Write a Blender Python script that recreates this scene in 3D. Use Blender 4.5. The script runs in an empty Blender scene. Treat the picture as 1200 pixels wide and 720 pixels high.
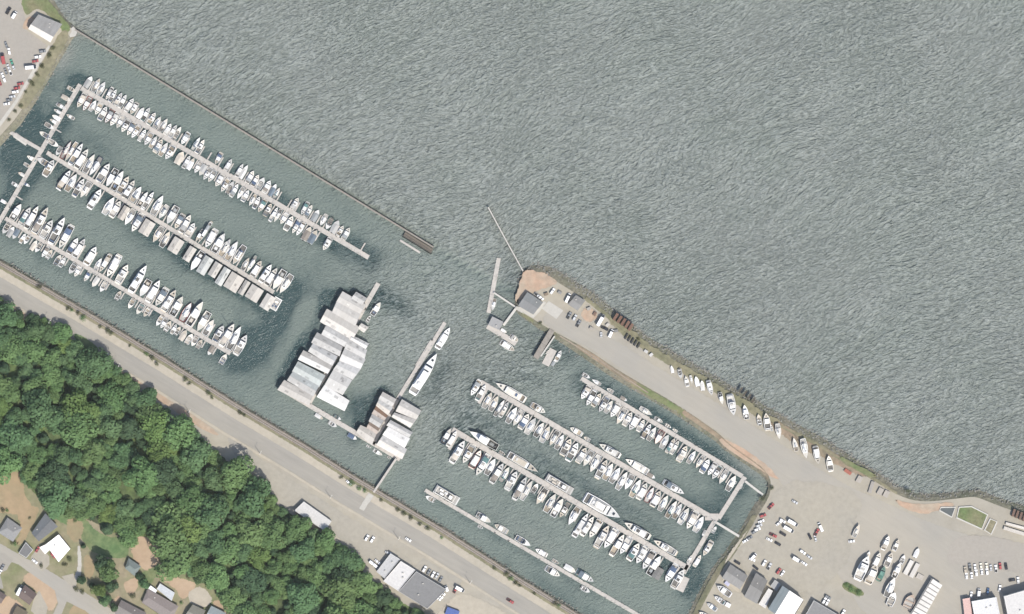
import bpy, bmesh, math, random
from mathutils import Vector, noise as mnoise
from mathutils.geometry import tessellate_polygon
R = math.radians
rng = random.Random(7)

# ------------------------------------------------------------------ camera, sky, sun, exposure
SC = bpy.context.scene
COL = SC.collection
S = 0.65          # metres per photo pixel
CAMH = 3000.0     # survey aircraft height
cam = bpy.data.cameras.new('camera'); camo = bpy.data.objects.new('camera', cam)
COL.objects.link(camo); SC.camera = camo
camo.location = (0, 0, CAMH); camo.rotation_euler = (0, 0, 0)
cam.sensor_fit = 'HORIZONTAL'; cam.sensor_width = 36
cam.lens = 36 * CAMH / (1200 * S)
cam.clip_start = 10; cam.clip_end = 20000

SUN_EL = R(52)
SUN_AZ = math.atan2(-0.84, 0.55)          # direction towards the sun in plan (x east, y north)
sd = Vector((math.cos(SUN_AZ) * math.cos(SUN_EL), math.sin(SUN_AZ) * math.cos(SUN_EL), math.sin(SUN_EL)))
W = bpy.data.worlds.new('World'); SC.world = W; W.use_nodes = True
wn = W.node_tree.nodes; wl = W.node_tree.links
bg = wn['Background']; sky = wn.new('ShaderNodeTexSky'); sky.sky_type = 'NISHITA'; sky.sun_disc = False
sky.sun_elevation = SUN_EL; sky.sun_rotation = math.atan2(sd.x, sd.y)
sky.air_density = 1.0; sky.dust_density = 2.0
wl.new(sky.outputs[0], bg.inputs[0]); bg.inputs[1].default_value = 0.13
sl = bpy.data.lights.new('sun', 'SUN'); sl.energy = 4.0; sl.angle = R(0.53); sl.color = (1.0, 0.95, 0.86)
so = bpy.data.objects.new('sun', sl); COL.objects.link(so)
so.rotation_euler = sd.to_track_quat('Z', 'Y').to_euler()
so.location = (300, -400, 500)
SC.view_settings.view_transform = 'Standard'; SC.view_settings.look = 'None'
SC.view_settings.exposure = 0.37; SC.view_settings.gamma = 1.0
SC.render.engine = 'CYCLES'
SC.cycles.max_bounces = 5; SC.cycles.transparent_max_bounces = 12

# ------------------------------------------------------------------ helpers
def P(px, py, z=0.0):
    k = S * (CAMH - z) / CAMH
    return Vector(((px - 600) * k, (360 - py) * k, z))

def lerp(a, b, t): return a + (b - a) * t
def sstep(a, b, x):
    t = max(0, min(1, (x - a) / (b - a))); return t * t * (3 - 2 * t)

def nmat(name):
    m = bpy.data.materials.new(name); m.use_nodes = True
    return m, m.node_tree.nodes, m.node_tree.links, m.node_tree.nodes['Principled BSDF']

def mat(name, col, rough=0.75, var=0.15, scale=0.4, objcol=False, rnd=0.0, bump=0.0, bscale=None, spec=0.3, metal=0.0,
        col2=None, scale2=0.05, mix2=0.5, alpha_fade=False, fscale=0.35, hue=0.0, detail=6.0, stretch=None):
    """procedural surface: base colour broken up by two noises, optional per-object tint and ragged patch edge"""
    m, n, l, b = nmat(name)
    b.inputs['Roughness'].default_value = rough; b.inputs['Specular IOR Level'].default_value = spec
    b.inputs['Metallic'].default_value = metal
    geo = n.new('ShaderNodeNewGeometry'); pos = geo.outputs['Position']
    if stretch:
        m0 = n.new('ShaderNodeMapping'); m0.inputs['Rotation'].default_value = (0, 0, stretch[0]); l.new(pos, m0.inputs[0])
        mp = n.new('ShaderNodeMapping'); mp.inputs['Scale'].default_value = (stretch[1], stretch[2], 1)
        l.new(m0.outputs[0], mp.inputs[0]); vec = mp.outputs[0]
    else: vec = pos
    nz = n.new('ShaderNodeTexNoise'); nz.inputs['Scale'].default_value = scale; nz.inputs['Detail'].default_value = detail; nz.inputs['Roughness'].default_value = 0.65
    l.new(vec, nz.inputs['Vector'])
    rgb = n.new('ShaderNodeRGB'); rgb.outputs[0].default_value = (*col, 1); c = rgb.outputs[0]
    if col2:
        n2 = n.new('ShaderNodeTexNoise'); n2.inputs['Scale'].default_value = scale2; n2.inputs['Detail'].default_value = 5; n2.inputs['Roughness'].default_value = 0.6
        l.new(pos, n2.inputs['Vector'])
        rp = n.new('ShaderNodeMapRange'); rp.inputs[1].default_value = mix2 - 0.14; rp.inputs[2].default_value = mix2 + 0.14
        l.new(n2.outputs[0], rp.inputs[0])
        mx = n.new('ShaderNodeMix'); mx.data_type = 'RGBA'; l.new(rp.outputs[0], mx.inputs[0]); l.new(c, mx.inputs[6]); mx.inputs[7].default_value = (*col2, 1)
        c = mx.outputs[2]
    if objcol:
        oi = n.new('ShaderNodeObjectInfo'); mx = n.new('ShaderNodeMix'); mx.data_type = 'RGBA'; mx.blend_type = 'MULTIPLY'; mx.inputs[0].default_value = 1
        l.new(c, mx.inputs[6]); l.new(oi.outputs['Color'], mx.inputs[7]); c = mx.outputs[2]
    hs = n.new('ShaderNodeHueSaturation'); l.new(c, hs.inputs['Color'])
    mr = n.new('ShaderNodeMapRange'); mr.inputs[1].default_value = 0.3; mr.inputs[2].default_value = 0.7
    mr.inputs[3].default_value = 1 - var; mr.inputs[4].default_value = 1 + var; l.new(nz.outputs[0], mr.inputs[0])
    v = mr.outputs[0]
    if rnd or hue:
        oi2 = n.new('ShaderNodeObjectInfo')
        m2 = n.new('ShaderNodeMapRange'); m2.inputs[3].default_value = 1 - rnd; m2.inputs[4].default_value = 1 + rnd; l.new(oi2.outputs['Random'], m2.inputs[0])
        mu = n.new('ShaderNodeMath'); mu.operation = 'MULTIPLY'; l.new(v, mu.inputs[0]); l.new(m2.outputs[0], mu.inputs[1]); v = mu.outputs[0]
        if hue:
            fr = n.new('ShaderNodeMath'); fr.operation = 'MULTIPLY'; fr.inputs[1].default_value = 7.31; l.new(oi2.outputs['Random'], fr.inputs[0])
            f2 = n.new('ShaderNodeMath'); f2.operation = 'FRACT'; l.new(fr.outputs[0], f2.inputs[0])
            m3 = n.new('ShaderNodeMapRange'); m3.inputs[3].default_value = 0.5 - hue; m3.inputs[4].default_value = 0.5 + hue; l.new(f2.outputs[0], m3.inputs[0])
            l.new(m3.outputs[0], hs.inputs['Hue'])
    l.new(v, hs.inputs['Value']); l.new(hs.outputs[0], b.inputs['Base Color'])
    if bump:
        bp = n.new('ShaderNodeBump'); bp.inputs['Strength'].default_value = 1.0; bp.inputs['Distance'].default_value = bump
        if bscale:
            nb = n.new('ShaderNodeTexNoise'); nb.inputs['Scale'].default_value = bscale; nb.inputs['Detail'].default_value = 4; l.new(pos, nb.inputs['Vector']); l.new(nb.outputs[0], bp.inputs['Height'])
        else: l.new(nz.outputs[0], bp.inputs['Height'])
        l.new(bp.outputs[0], b.inputs['Normal'])
    if alpha_fade:
        at = n.new('ShaderNodeAttribute'); at.attribute_name = 'fade'
        nf = n.new('ShaderNodeTexNoise'); nf.inputs['Scale'].default_value = fscale; nf.inputs['Detail'].default_value = 9; nf.inputs['Roughness'].default_value = 0.78; l.new(pos, nf.inputs['Vector'])
        ad = n.new('ShaderNodeMath'); ad.operation = 'MULTIPLY_ADD'; ad.inputs[1].default_value = 2.2; l.new(nf.outputs[0], ad.inputs[0]); l.new(at.outputs['Fac'], ad.inputs[2])
        r3 = n.new('ShaderNodeMath'); r3.operation = 'GREATER_THAN'; r3.inputs[1].default_value = 1.6; l.new(ad.outputs[0], r3.inputs[0])
        l.new(r3.outputs[0], b.inputs['Alpha'])
    return m

def mesh(name, verts, faces, m=None, smooth=False):
    me = bpy.data.meshes.new(name); me.from_pydata([tuple(v) for v in verts], [], faces); me.update()
    if m: me.materials.append(m)
    if smooth:
        for p in me.polygons: p.use_smooth = True
    return me

def obj(name, me, parent=None, loc=None, rz=0.0, color=None):
    o = bpy.data.objects.new(name, me); COL.objects.link(o)
    if parent: o.parent = parent
    if loc is not None: o.location = loc
    if rz: o.rotation_euler = (0, 0, rz)
    if color: o.color = (*color, 1)
    return o

LABELS = {}
def tag(o, label, cat, group=None):
    o['label'] = label; o['category'] = cat
    if group: o['group'] = group
    LABELS.setdefault(label, []).append(o.name)
    return o
def thing(name, label, cat, loc, rz=0.0, group=None, scale=None):
    o = bpy.data.objects.new(name, None); COL.objects.link(o); o.location = loc; o.rotation_euler = (0, 0, rz)
    o.empty_display_size = 1
    if scale: o.scale = scale
    return tag(o, label, cat, group)
def struct(o): o['kind'] = 'structure'; return o
def stuff(o): o['kind'] = 'stuff'; return o

class MB:
    """collects vertices and faces of one mesh"""
    def __init__(s): s.v = []; s.f = []
    def add(s, vs, fs):
        k = len(s.v); s.v += [tuple(v) for v in vs]; s.f += [tuple(i + k for i in f) for f in fs]; return s
    def frustum(s, x0, x1, y0, y1, z0, z1, ix=0.0, iy0=0.0, iy1=0.0):
        a = [(x0, y0, z0), (x1, y0, z0), (x1, y1, z0), (x0, y1, z0)]
        b = [(x0 + ix, y0 + iy0, z1), (x1 - ix, y0 + iy0, z1), (x1 - ix, y1 - iy1, z1), (x0 + ix, y1 - iy1, z1)]
        return s.add(a + b, [(3, 2, 1, 0), (4, 5, 6, 7), (0, 1, 5, 4), (1, 2, 6, 5), (2, 3, 7, 6), (3, 0, 4, 7)])
    def box(s, x0, x1, y0, y1, z0, z1): return s.frustum(x0, x1, y0, y1, z0, z1)
    def obox(s, c, ux, uy, hx, hy, z0, z1):
        """box along horizontal axes ux, uy (2D unit) centred at c"""
        q = [(-hx, -hy), (hx, -hy), (hx, hy), (-hx, hy)]
        vs = [(c[0] + ux[0] * a + uy[0] * b, c[1] + ux[1] * a + uy[1] * b, z) for z in (z0, z1) for a, b in q]
        return s.add(vs, [(3, 2, 1, 0), (4, 5, 6, 7), (0, 1, 5, 4), (1, 2, 6, 5), (2, 3, 7, 6), (3, 0, 4, 7)])
    def tube(s, p, q, r0, r1=None, n=6):
        p = Vector(p); q = Vector(q); r1 = r0 if r1 is None else r1
        d = (q - p).normalized(); a = d.orthogonal().normalized(); b = d.cross(a)
        vs = [p + (a * math.cos(t) + b * math.sin(t)) * r0 for t in [2 * math.pi * i / n for i in range(n)]]
        vs += [q + (a * math.cos(t) + b * math.sin(t)) * r1 for t in [2 * math.pi * i / n for i in range(n)]]
        fs = [(i, (i + 1) % n, n + (i + 1) % n, n + i) for i in range(n)] + [tuple(range(n - 1, -1, -1)), tuple(range(n, 2 * n))]
        return s.add(vs, fs)
    def mesh(s, name, m, smooth=False): return mesh(name, s.v, s.f, m, smooth)

ORD = ['leftmost', 'second', 'third', 'fourth', 'fifth', 'sixth', 'seventh', 'eighth', 'ninth', 'tenth', 'eleventh', 'twelfth', 'thirteenth', 'fourteenth', 'fifteenth', 'sixteenth', 'seventeenth', 'eighteenth', 'nineteenth', 'twentieth']
TENS = {2: 'twenty', 3: 'thirty', 4: 'forty', 5: 'fifty', 6: 'sixty', 7: 'seventy', 8: 'eighty'}
def ordinal(i):
    if i < 20: return ORD[i] if i else 'first'
    k = i + 1; t, u = divmod(k, 10)
    return {2: 'twentieth', 3: 'thirtieth', 4: 'fortieth', 5: 'fiftieth', 6: 'sixtieth', 7: 'seventieth', 8: 'eightieth'}[t] if u == 0 else TENS[t] + '-' + ('first' if u == 1 else ORD[u - 1])

# ------------------------------------------------------------------ polygon tools (photo pixel plan)
def densify(pts, step, closed=True, jit=0.0, rg=rng):
    out = []; n = len(pts)
    for i in range(n if closed else n - 1):
        a = pts[i]; b = pts[(i + 1) % n]
        L = math.hypot(b[0] - a[0], b[1] - a[1]); k = max(1, int(L / step))
        for j in range(k):
            t = j / k; p = [lerp(a[c], b[c], t) for c in range(len(a))]
            if jit and j: p[0] += rg.uniform(-jit, jit); p[1] += rg.uniform(-jit, jit)
            out.append(tuple(p))
    if not closed: out.append(tuple(pts[-1]))
    return out
def area2(p): return sum(p[i][0] * p[(i + 1) % len(p)][1] - p[(i + 1) % len(p)][0] * p[i][1] for i in range(len(p)))
def offset(pts, d, closed=True):
    """outward offset (d may be a list); pts counter-clockwise or clockwise, any orientation"""
    n = len(pts); sg = 1 if (not closed or area2(pts) > 0) else -1; out = []
    for i in range(n):
        if closed: a = pts[(i - 1) % n]; b = pts[(i + 1) % n]
        else: a = pts[max(0, i - 1)]; b = pts[min(n - 1, i + 1)]
        tx, ty = b[0] - a[0], b[1] - a[1]; L = math.hypot(tx, ty) or 1
        dd = d[i] if isinstance(d, (list, tuple)) else d
        out.append((pts[i][0] + sg * ty / L * dd, pts[i][1] - sg * tx / L * dd))
    return out
def tess(pts2): return [tuple(t) for t in tessellate_polygon([[Vector((p[0], p[1], 0)) for p in pts2]])]
def inpoly(x, y, poly):
    r = False; n = len(poly); j = n - 1
    for i in range(n):
        xi, yi = poly[i][0], poly[i][1]; xj, yj = poly[j][0], poly[j][1]
        if (yi > y) != (yj > y) and x < (xj - xi) * (y - yi) / (yj - yi) + xi: r = not r
        j = i
    return r
def patch(name, pts, z, m, feather=0.8, jit=0.35, step=4, parent=None):
    """ragged-edged ground sheet from a plan polygon"""
    if feather > 1.8:                              # round the corners of soft patches
        for _ in range(2):
            n = len(pts); pts = [q for i in range(n) for q in ((lerp(pts[i][0], pts[(i + 1) % n][0], .25), lerp(pts[i][1], pts[(i + 1) % n][1], .25)), (lerp(pts[i][0], pts[(i + 1) % n][0], .75), lerp(pts[i][1], pts[(i + 1) % n][1], .75)))]
    d = densify(pts, step, True, jit); n = len(d)
    inner = offset(d, -feather * 0.5); outer = offset(d, feather * 0.5)
    vs = [P(x, y, z) for x, y in inner] + [P(x, y, z) for x, y in outer]
    fs = tess(inner) + [(i, (i + 1) % n, n + (i + 1) % n, n + i) for i in range(n)]
    me = mesh(name, vs, fs, m)
    at = me.attributes.new('fade', 'FLOAT', 'POINT'); at.data.foreach_set('value', [1.0] * n + [0.0] * n)
    o = obj(name, me, parent)
    return struct(o) if parent is None else o
def strip(pl, w0, w1):
    """plan polygon of a band between offsets w0 and w1 of an open polyline"""
    return offset(pl, w0, False) + offset(pl, w1, False)[::-1]

# ------------------------------------------------------------------ materials
M = {}
M['gravel'] = mat('gravel', (0.335, 0.305, 0.245), 0.95, 0.10, 0.12, col2=(0.295, 0.275, 0.235), scale2=0.015, mix2=0.5, bump=0.05, bscale=1.5)
M['bank'] = mat('bank_earth', (0.185, 0.17, 0.13), 0.95, 0.35, 0.45, col2=(0.125, 0.13, 0.09), scale2=0.05, mix2=0.5, bump=0.5, bscale=0.6)
M['asphalt'] = mat('weathered_asphalt', (0.285, 0.268, 0.235), 0.9, 0.08, 0.3, col2=(0.262, 0.248, 0.222), scale2=0.03, alpha_fade=True, bump=0.01, bscale=3, stretch=(R(31), 0.12, 1))
M['asphalt2'] = mat('old_yard_paving', (0.29, 0.272, 0.235), 0.9, 0.08, 0.3, col2=(0.315, 0.29, 0.24), scale2=0.012, alpha_fade=True, fscale=0.06)
M['lotasphalt'] = mat('car_park_asphalt', (0.29, 0.27, 0.24), 0.9, 0.06, 0.4, col2=(0.31, 0.285, 0.25), scale2=0.02, alpha_fade=True)
M['spitroad'] = mat('pale_road', (0.325, 0.30, 0.255), 0.9, 0.045, 0.3, col2=(0.29, 0.275, 0.245), scale2=0.015, alpha_fade=True, stretch=(R(33), 0.15, 1))
M['pale'] = mat('pale_shoulder', (0.385, 0.345, 0.28), 0.95, 0.08, 0.3, col2=(0.34, 0.31, 0.255), scale2=0.03, alpha_fade=True)
M['concrete'] = mat('concrete', (0.40, 0.385, 0.35), 0.85, 0.08, 0.5, alpha_fade=True)
M['dirt'] = mat('orange_dirt', (0.385, 0.265, 0.19), 0.95, 0.16, 0.25, col2=(0.345, 0.285, 0.22), scale2=0.07, alpha_fade=True, fscale=0.12)
M['drydirt'] = mat('dry_bank', (0.25, 0.195, 0.14), 0.95, 0.25, 0.3, col2=(0.175, 0.155, 0.11), scale2=0.07, alpha_fade=True, fscale=0.2)
M['ballast'] = mat('ballast', (0.24, 0.20, 0.16), 0.95, 0.2, 0.9, alpha_fade=True, col2=(0.28, 0.235, 0.185), scale2=0.06)
M['grass'] = mat('grass', (0.115, 0.155, 0.065), 0.95, 0.25, 0.35, col2=(0.18, 0.17, 0.10), scale2=0.06, alpha_fade=True, fscale=0.12)
M['olive'] = mat('olive_verge', (0.215, 0.195, 0.13), 0.95, 0.25, 0.3, col2=(0.155, 0.155, 0.095), scale2=0.05, alpha_fade=True, fscale=0.12)
M['drygrass'] = mat('dry_grass', (0.30, 0.225, 0.14), 0.95, 0.10, 0.25, col2=(0.235, 0.20, 0.12), scale2=0.04, alpha_fade=True, fscale=0.15)
M['yard'] = mat('yard_ground', (0.25, 0.215, 0.15), 0.95, 0.15, 0.25, col2=(0.165, 0.175, 0.09), scale2=0.035, alpha_fade=True, fscale=0.1)
M['tandirt'] = mat('tan_clearing', (0.385, 0.29, 0.205), 0.95, 0.07, 0.3, col2=(0.34, 0.25, 0.17), scale2=0.06, alpha_fade=True, fscale=0.2)
M['forest_floor'] = mat('forest_floor', (0.105, 0.15, 0.055), 0.95, 0.4, 0.15, col2=(0.07, 0.085, 0.045), scale2=0.06, bump=1.0, bscale=0.25)
M['meadow'] = mat('meadow', (0.10, 0.165, 0.07), 0.95, 0.25, 0.2, col2=(0.15, 0.17, 0.085), scale2=0.05, alpha_fade=True, fscale=0.12)
M['rock'] = mat('rock', (0.20, 0.195, 0.175), 0.9, 0.35, 0.5)
M['deck'] = mat('float_deck', (0.43, 0.40, 0.365), 0.85, 0.12, 0.5, col2=(0.38, 0.36, 0.335), scale2=0.08)
M['timber'] = mat('old_timber', (0.235, 0.215, 0.19), 0.9, 0.2, 0.7)
M['pile'] = mat('creosote_pile', (0.13, 0.115, 0.095), 0.85, 0.25, 1)
M['hull'] = mat('gelcoat', (0.78, 0.78, 0.77), 0.3, 0.05, 0.6, objcol=True, rnd=0.08, spec=0.5)
M['bdeck'] = mat('boat_deck', (0.60, 0.595, 0.575), 0.5, 0.12, 0.8, objcol=True, rnd=0.2)
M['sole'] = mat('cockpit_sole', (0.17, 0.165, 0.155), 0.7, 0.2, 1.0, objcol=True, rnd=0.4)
M['cabin'] = mat('cabin_white', (0.80, 0.80, 0.79), 0.4, 0.04, 0.8, objcol=True, rnd=0.10, spec=0.4)
M['canvas'] = mat('boat_canvas', (0.8, 0.8, 0.8), 0.85, 0.10, 0.6, objcol=True, rnd=0.12)
M['glass'] = mat('dark_glass', (0.035, 0.042, 0.05), 0.12, 0.1, 1, spec=0.6)
M['metal'] = mat('aluminium', (0.62, 0.62, 0.62), 0.4, 0.1, 1, metal=0.6)
M['black'] = mat('black_rubber', (0.03, 0.03, 0.03), 0.7, 0.2, 1)
M['paint'] = mat('car_paint', (1, 1, 1), 0.25, 0.03, 0.5, objcol=True, spec=0.5)
M['redpaint'] = mat('rust_red_steel', (0.27, 0.11, 0.075), 0.8, 0.25, 0.5)
M['roof'] = mat('sheet_roofing', (0.77, 0.76, 0.74), 0.55, 0.10, 1.0, objcol=True, rnd=0.04, stretch=(R(30.5), 0.7, 0.10), col2=(0.70, 0.685, 0.655), scale2=0.08)
M['shingle'] = mat('shingle_roof', (1, 1, 1), 0.9, 0.12, 0.8, objcol=True)
M['wall'] = mat('painted_wall', (0.55, 0.54, 0.51), 0.85, 0.08, 0.6, objcol=True)
M['trim'] = mat('pale_trim', (0.46, 0.445, 0.41), 0.7, 0.08, 0.6)
M['leaf'] = [mat('leaf_mid', (0.158, 0.250, 0.104), 0.7, 0.24, 0.45, rnd=0.15, hue=0.014, spec=0.1, detail=3),
             mat('leaf_blue', (0.132, 0.218, 0.105), 0.7, 0.24, 0.45, rnd=0.15, hue=0.012, spec=0.1, detail=3),
             mat('leaf_dark', (0.084, 0.14, 0.076), 0.7, 0.24, 0.45, rnd=0.15, hue=0.01, spec=0.1, detail=3),
             mat('leaf_lime', (0.18, 0.265, 0.092), 0.7, 0.24, 0.45, rnd=0.15, hue=0.012, spec=0.1, detail=3)]
def translucent(m, k):
    n, l = m.node_tree.nodes, m.node_tree.links; b = n['Principled BSDF']; tr = n.new('ShaderNodeBsdfTranslucent'); mx = n.new('ShaderNodeMixShader'); mx.inputs[0].default_value = k
    l.new(b.inputs['Base Color'].links[0].from_socket, tr.inputs['Color']); l.new(b.outputs[0], mx.inputs[1]); l.new(tr.outputs[0], mx.inputs[2]); l.new(mx.outputs[0], n['Material Output'].inputs['Surface'])
for m_ in M['leaf']: translucent(m_, 0.38)
M['scrub'] = mat('scrub_leaf', (0.085, 0.095, 0.05), 0.8, 0.35, 0.6, rnd=0.3, hue=0.015, spec=0.1)
M['bark'] = mat('bark', (0.10, 0.075, 0.055), 0.95, 0.3, 1.5)
M['pool'] = mat('pond_water', (0.10, 0.11, 0.11), 0.15, 0.1, 0.3)
M['shrinkwrap'] = mat('tarpaulin', (0.10, 0.22, 0.18), 0.6, 0.15, 0.5)

# ------------------------------------------------------------------ water
BW = [(88, 35), (230, 121), (378, 211), (508, 290)]          # breakwater line
BERTHS = [(95, 103, 432, 302, 17, .62), (55, 179, 325, 345, 25, .62), (4, 255, 275, 416, 22, .55), (94, 99, 0, 258, 14, .5), (683, 449, 866, 562, 16, .6), (565, 457, 830, 612, 19, .6), (532, 512, 803, 672, 20, .6), (498, 575, 700, 696, 7, .35), (840, 610, 800, 690, 12, .5), (384, 350, 330, 445, 9, .8), (447, 460, 415, 510, 10, .8), (432, 360, 440, 345, 8, .4)]
def water_state(x, y):
    """chop (wave height), slick (wind-sheltered glassy water and shade, painted dark), bed (pale shallow bottom)"""
    # which side of breakwater / spit
    line = [(-400, -250), (88, 35), (230, 121), (378, 211), (508, 290), (585, 335), (640, 355), (700, 395), (845, 490), (1065, 600), (1500, 800)]
    for i in range(len(line) - 1):
        if line[i][0] <= x <= line[i + 1][0]:
            t = (x - line[i][0]) / (line[i + 1][0] - line[i][0]); yl = lerp(line[i][1], line[i + 1][1], t); break
    else: yl = -500 if x < 0 else 900
    out = yl - y
    chop = sstep(-6, 10, out)
    g = lambda cx, cy, rx, ry, a=0.0: math.exp(-(((x - cx) * math.cos(a) + (y - cy) * math.sin(a)) / rx) ** 2 - ((-(x - cx) * math.sin(a) + (y - cy) * math.cos(a)) / ry) ** 2)
    inside = 0.20 + 0.62 * g(500, 370, 95, 95) + 0.45 * g(600, 420, 70, 45) + 0.4 * g(520, 500, 60, 60) + 0.22 * g(650, 480, 120, 70) + 0.25 * g(680, 590, 120, 60, 0.5)
    chop = max(chop, min(1, inside) * (1 - chop)) if chop < 1 else 1
    slick_shade = 0.9 * g(30, 150, 26, 48, 0.45) + 0.55 * g(20, 195, 25, 40) + 0.95 * g(330, 372, 17, 62, 0.55) + 0.75 * g(290, 400, 22, 30) + 0.5 * g(100, 160, 30, 14, 0.5) \
        + 0.8 * g(398, 345, 30, 9) + 0.55 * g(440, 352, 22, 18) + 0.75 * g(428, 478, 26, 24) + 0.5 * g(850, 585, 26, 30) + 0.55 * g(830, 680, 14, 50, 0.5) + 0.45 * g(75, 85, 18, 18) \
        + 0.55 * g(650, 410, 30, 20) + 0.45 * g(780, 490, 90, 7, 0.58) + 0.3 * g(660, 700, 70, 12, 0.5) + 0.4 * g(600, 335, 14, 30) \
        + 0.6 * g(240, 320, 120, 9, 0.54) + 0.3 * g(260, 220, 150, 7, 0.54) + 0.55 * g(690, 570, 110, 9, 0.54) + 0.45 * g(560, 492, 45, 12, .5) + 0.5 * g(470, 360, 26, 12, .7) + 0.5 * g(515, 440, 14, 30, .5) + 0.35 * g(610, 440, 40, 8, .3)
    slick_shade -= 0.75 * g(352, 372, 17, 26, 0.3) + 0.4 * g(440, 392, 20, 20) + 0.35 * g(430, 450, 20, 14) + 0.3 * g(770, 688, 22, 15)
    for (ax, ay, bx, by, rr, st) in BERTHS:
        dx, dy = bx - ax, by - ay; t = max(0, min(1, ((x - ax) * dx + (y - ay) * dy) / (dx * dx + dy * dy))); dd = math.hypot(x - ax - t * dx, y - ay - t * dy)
        if dd < rr * 2.2: slick_shade += st * math.exp(-(dd / rr) ** 4)  # darkens the shaded water between moored boats
    bed = 0.95 * g(76, 67, 9, 17, 0.5) + 0.7 * g(88, 38, 12, 6, 0.5) + 0.8 * g(885, 548, 24, 10, 0.55) + 0.3 * g(380, 510, 60, 16, 0.55) + 0.35 * g(95, 15, 40, 18, 0.55) + 0.25 * g(640, 640, 100, 12, 0.55)
    return chop, slick_shade, bed

def build_water():
    xs = [-5000, -2500, -1200, -500] + [-200 + 5 * i for i in range(321)] + [1900, 2600, 4000, 6500]
    ys = [-5000, -2500, -1000, -400] + [-120 + 5 * i for i in range(193)] + [1100, 1800, 3500, 5500]
    vs = []; ch = []; slk = []; bd = []
    for y in ys:
        for x in xs:
            vs.append(P(x, y, 0)); c, s_, b_ = water_state(x, y) if -200 <= x <= 1500 and -150 <= y <= 860 else (1, 0, 0)
            ch.append(c); slk.append(s_); bd.append(b_)
    nx = len(xs)
    fs = [(j * nx + i, j * nx + i + 1, (j + 1) * nx + i + 1, (j + 1) * nx + i)[::-1] for j in range(len(ys) - 1) for i in range(nx - 1)]
    m, n, l, b = nmat('sea_water')
    me = mesh('sea', vs, fs, m)
    for nm, dat in (('chop', ch), ('slick_shade', slk), ('bed', bd)):
        a = me.attributes.new(nm, 'FLOAT', 'POINT'); a.data.foreach_set('value', dat)
    o = struct(obj('sea', me))
    geo = n.new('ShaderNodeNewGeometry')
    def attr(nm): a = n.new('ShaderNodeAttribute'); a.attribute_name = nm; return a.outputs['Fac']
    def math_(op, a, c=None):
        q = n.new('ShaderNodeMath'); q.operation = op
        for i, v in enumerate((a, c)):
            if v is None: continue
            if isinstance(v, (int, float)): q.inputs[i].default_value = v
            else: l.new(v, q.inputs[i])
        return q.outputs[0]
    def noise(vec, scale, detail=3, rough=0.55, dist=0.0):
        q = n.new('ShaderNodeTexNoise'); q.inputs['Scale'].default_value = scale; q.inputs['Detail'].default_value = detail
        q.inputs['Roughness'].default_value = rough; q.inputs['Distortion'].default_value = dist; l.new(vec, q.inputs['Vector']); return q.outputs[0]
    def mapped(rot, sx, sy, vec):
        m0 = n.new('ShaderNodeMapping'); m0.inputs['Rotation'].default_value = (0, 0, rot); l.new(vec, m0.inputs[0])
        mp = n.new('ShaderNodeMapping'); mp.inputs['Scale'].default_value = (sx, sy, 1); l.new(m0.outputs[0], mp.inputs[0]); return mp.outputs[0]
    def rng_(v, a, c, d, e):
        q = n.new('ShaderNodeMapRange'); l.new(v, q.inputs[0])
        for i, t in enumerate((a, c, d, e)): q.inputs[i + 1].default_value = t
        return q.outputs[0]
    pos = geo.outputs['Position']
    # slow wander of the wave trains
    wv = n.new('ShaderNodeTexNoise'); wv.inputs['Scale'].default_value = 0.006; wv.inputs['Detail'].default_value = 2; l.new(pos, wv.inputs['Vector'])
    wa = n.new('ShaderNodeVectorMath'); wa.operation = 'MULTIPLY_ADD'; l.new(wv.outputs['Color'], wa.inputs[0]); wa.inputs[1].default_value = (55, 55, 0); l.new(pos, wa.inputs[2])
    wp = wa.outputs[0]
    w1 = noise(mapped(R(-27), 0.20, 0.46, wp), 1.0, 3, 0.62, 0.3)      # main wind waves, crests ENE
    w2 = noise(mapped(R(40), 0.20, 0.44, wp), 1.0, 2.5, 0.55, 0.1)           # crossing train
    w3 = noise(pos, 0.60, 4, 0.75)                                            # ripple
    w4 = noise(mapped(R(-18), 0.34, 0.80, wp), 1.0, 2, 0.55)
    def crest(w): return math_('SUBTRACT', 1.0, math_('ABSOLUTE', math_('SUBTRACT', math_('MULTIPLY', w, 2.0), 1.0)))
    cross = rng_(noise(pos, 0.008, 2, 0.5), 0.42, 0.62, 0.2, 1.0)
    hgt = math_('ADD', math_('ADD', math_('MULTIPLY', w1, 3.6), math_('MULTIPLY', crest(w1), 2.0)), math_('MULTIPLY', math_('ADD', w2, crest(w2)), math_('MULTIPLY', cross, 1.8)))
    hgt = math_('ADD', hgt, math_('ADD', math_('MULTIPLY', w4, 1.8), math_('MULTIPLY', crest(w4), 1.6)))
    w5 = noise(mapped(R(-30), 0.035, 0.125, wp), 1.0, 2, 0.5, 0.2)           # longer wave groups
    hgt = math_('ADD', hgt, math_('MULTIPLY', w5, 3.0))
    chop = attr('chop'); slick_shade = attr('slick_shade'); bed = attr('bed')
    gust = rng_(noise(pos, 0.011, 5, 0.65), 0.35, 0.65, 0.8, 1.15)
    hgt = math_('MULTIPLY', math_('MULTIPLY', hgt, chop), gust)
    n6 = noise(pos, 0.035, 5, 0.65, 0.8)
    sl = math_('ADD', slick_shade, math_('MULTIPLY', math_('SUBTRACT', n6, 0.5), math_('MULTIPLY', math_('SUBTRACT', 1.1, chop), 1.3)))
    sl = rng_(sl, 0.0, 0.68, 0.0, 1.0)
    rip = math_('MULTIPLY', w3, rng_(sl, 0, 1, 2.3, 0.35))
    hgt = math_('ADD', hgt, rip)
    bp = n.new('ShaderNodeBump'); bp.inputs['Strength'].default_value = 1.0; bp.inputs['Distance'].default_value = 1.0
    l.new(hgt, bp.inputs['Height']); l.new(bp.outputs[0], b.inputs['Normal'])
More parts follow.
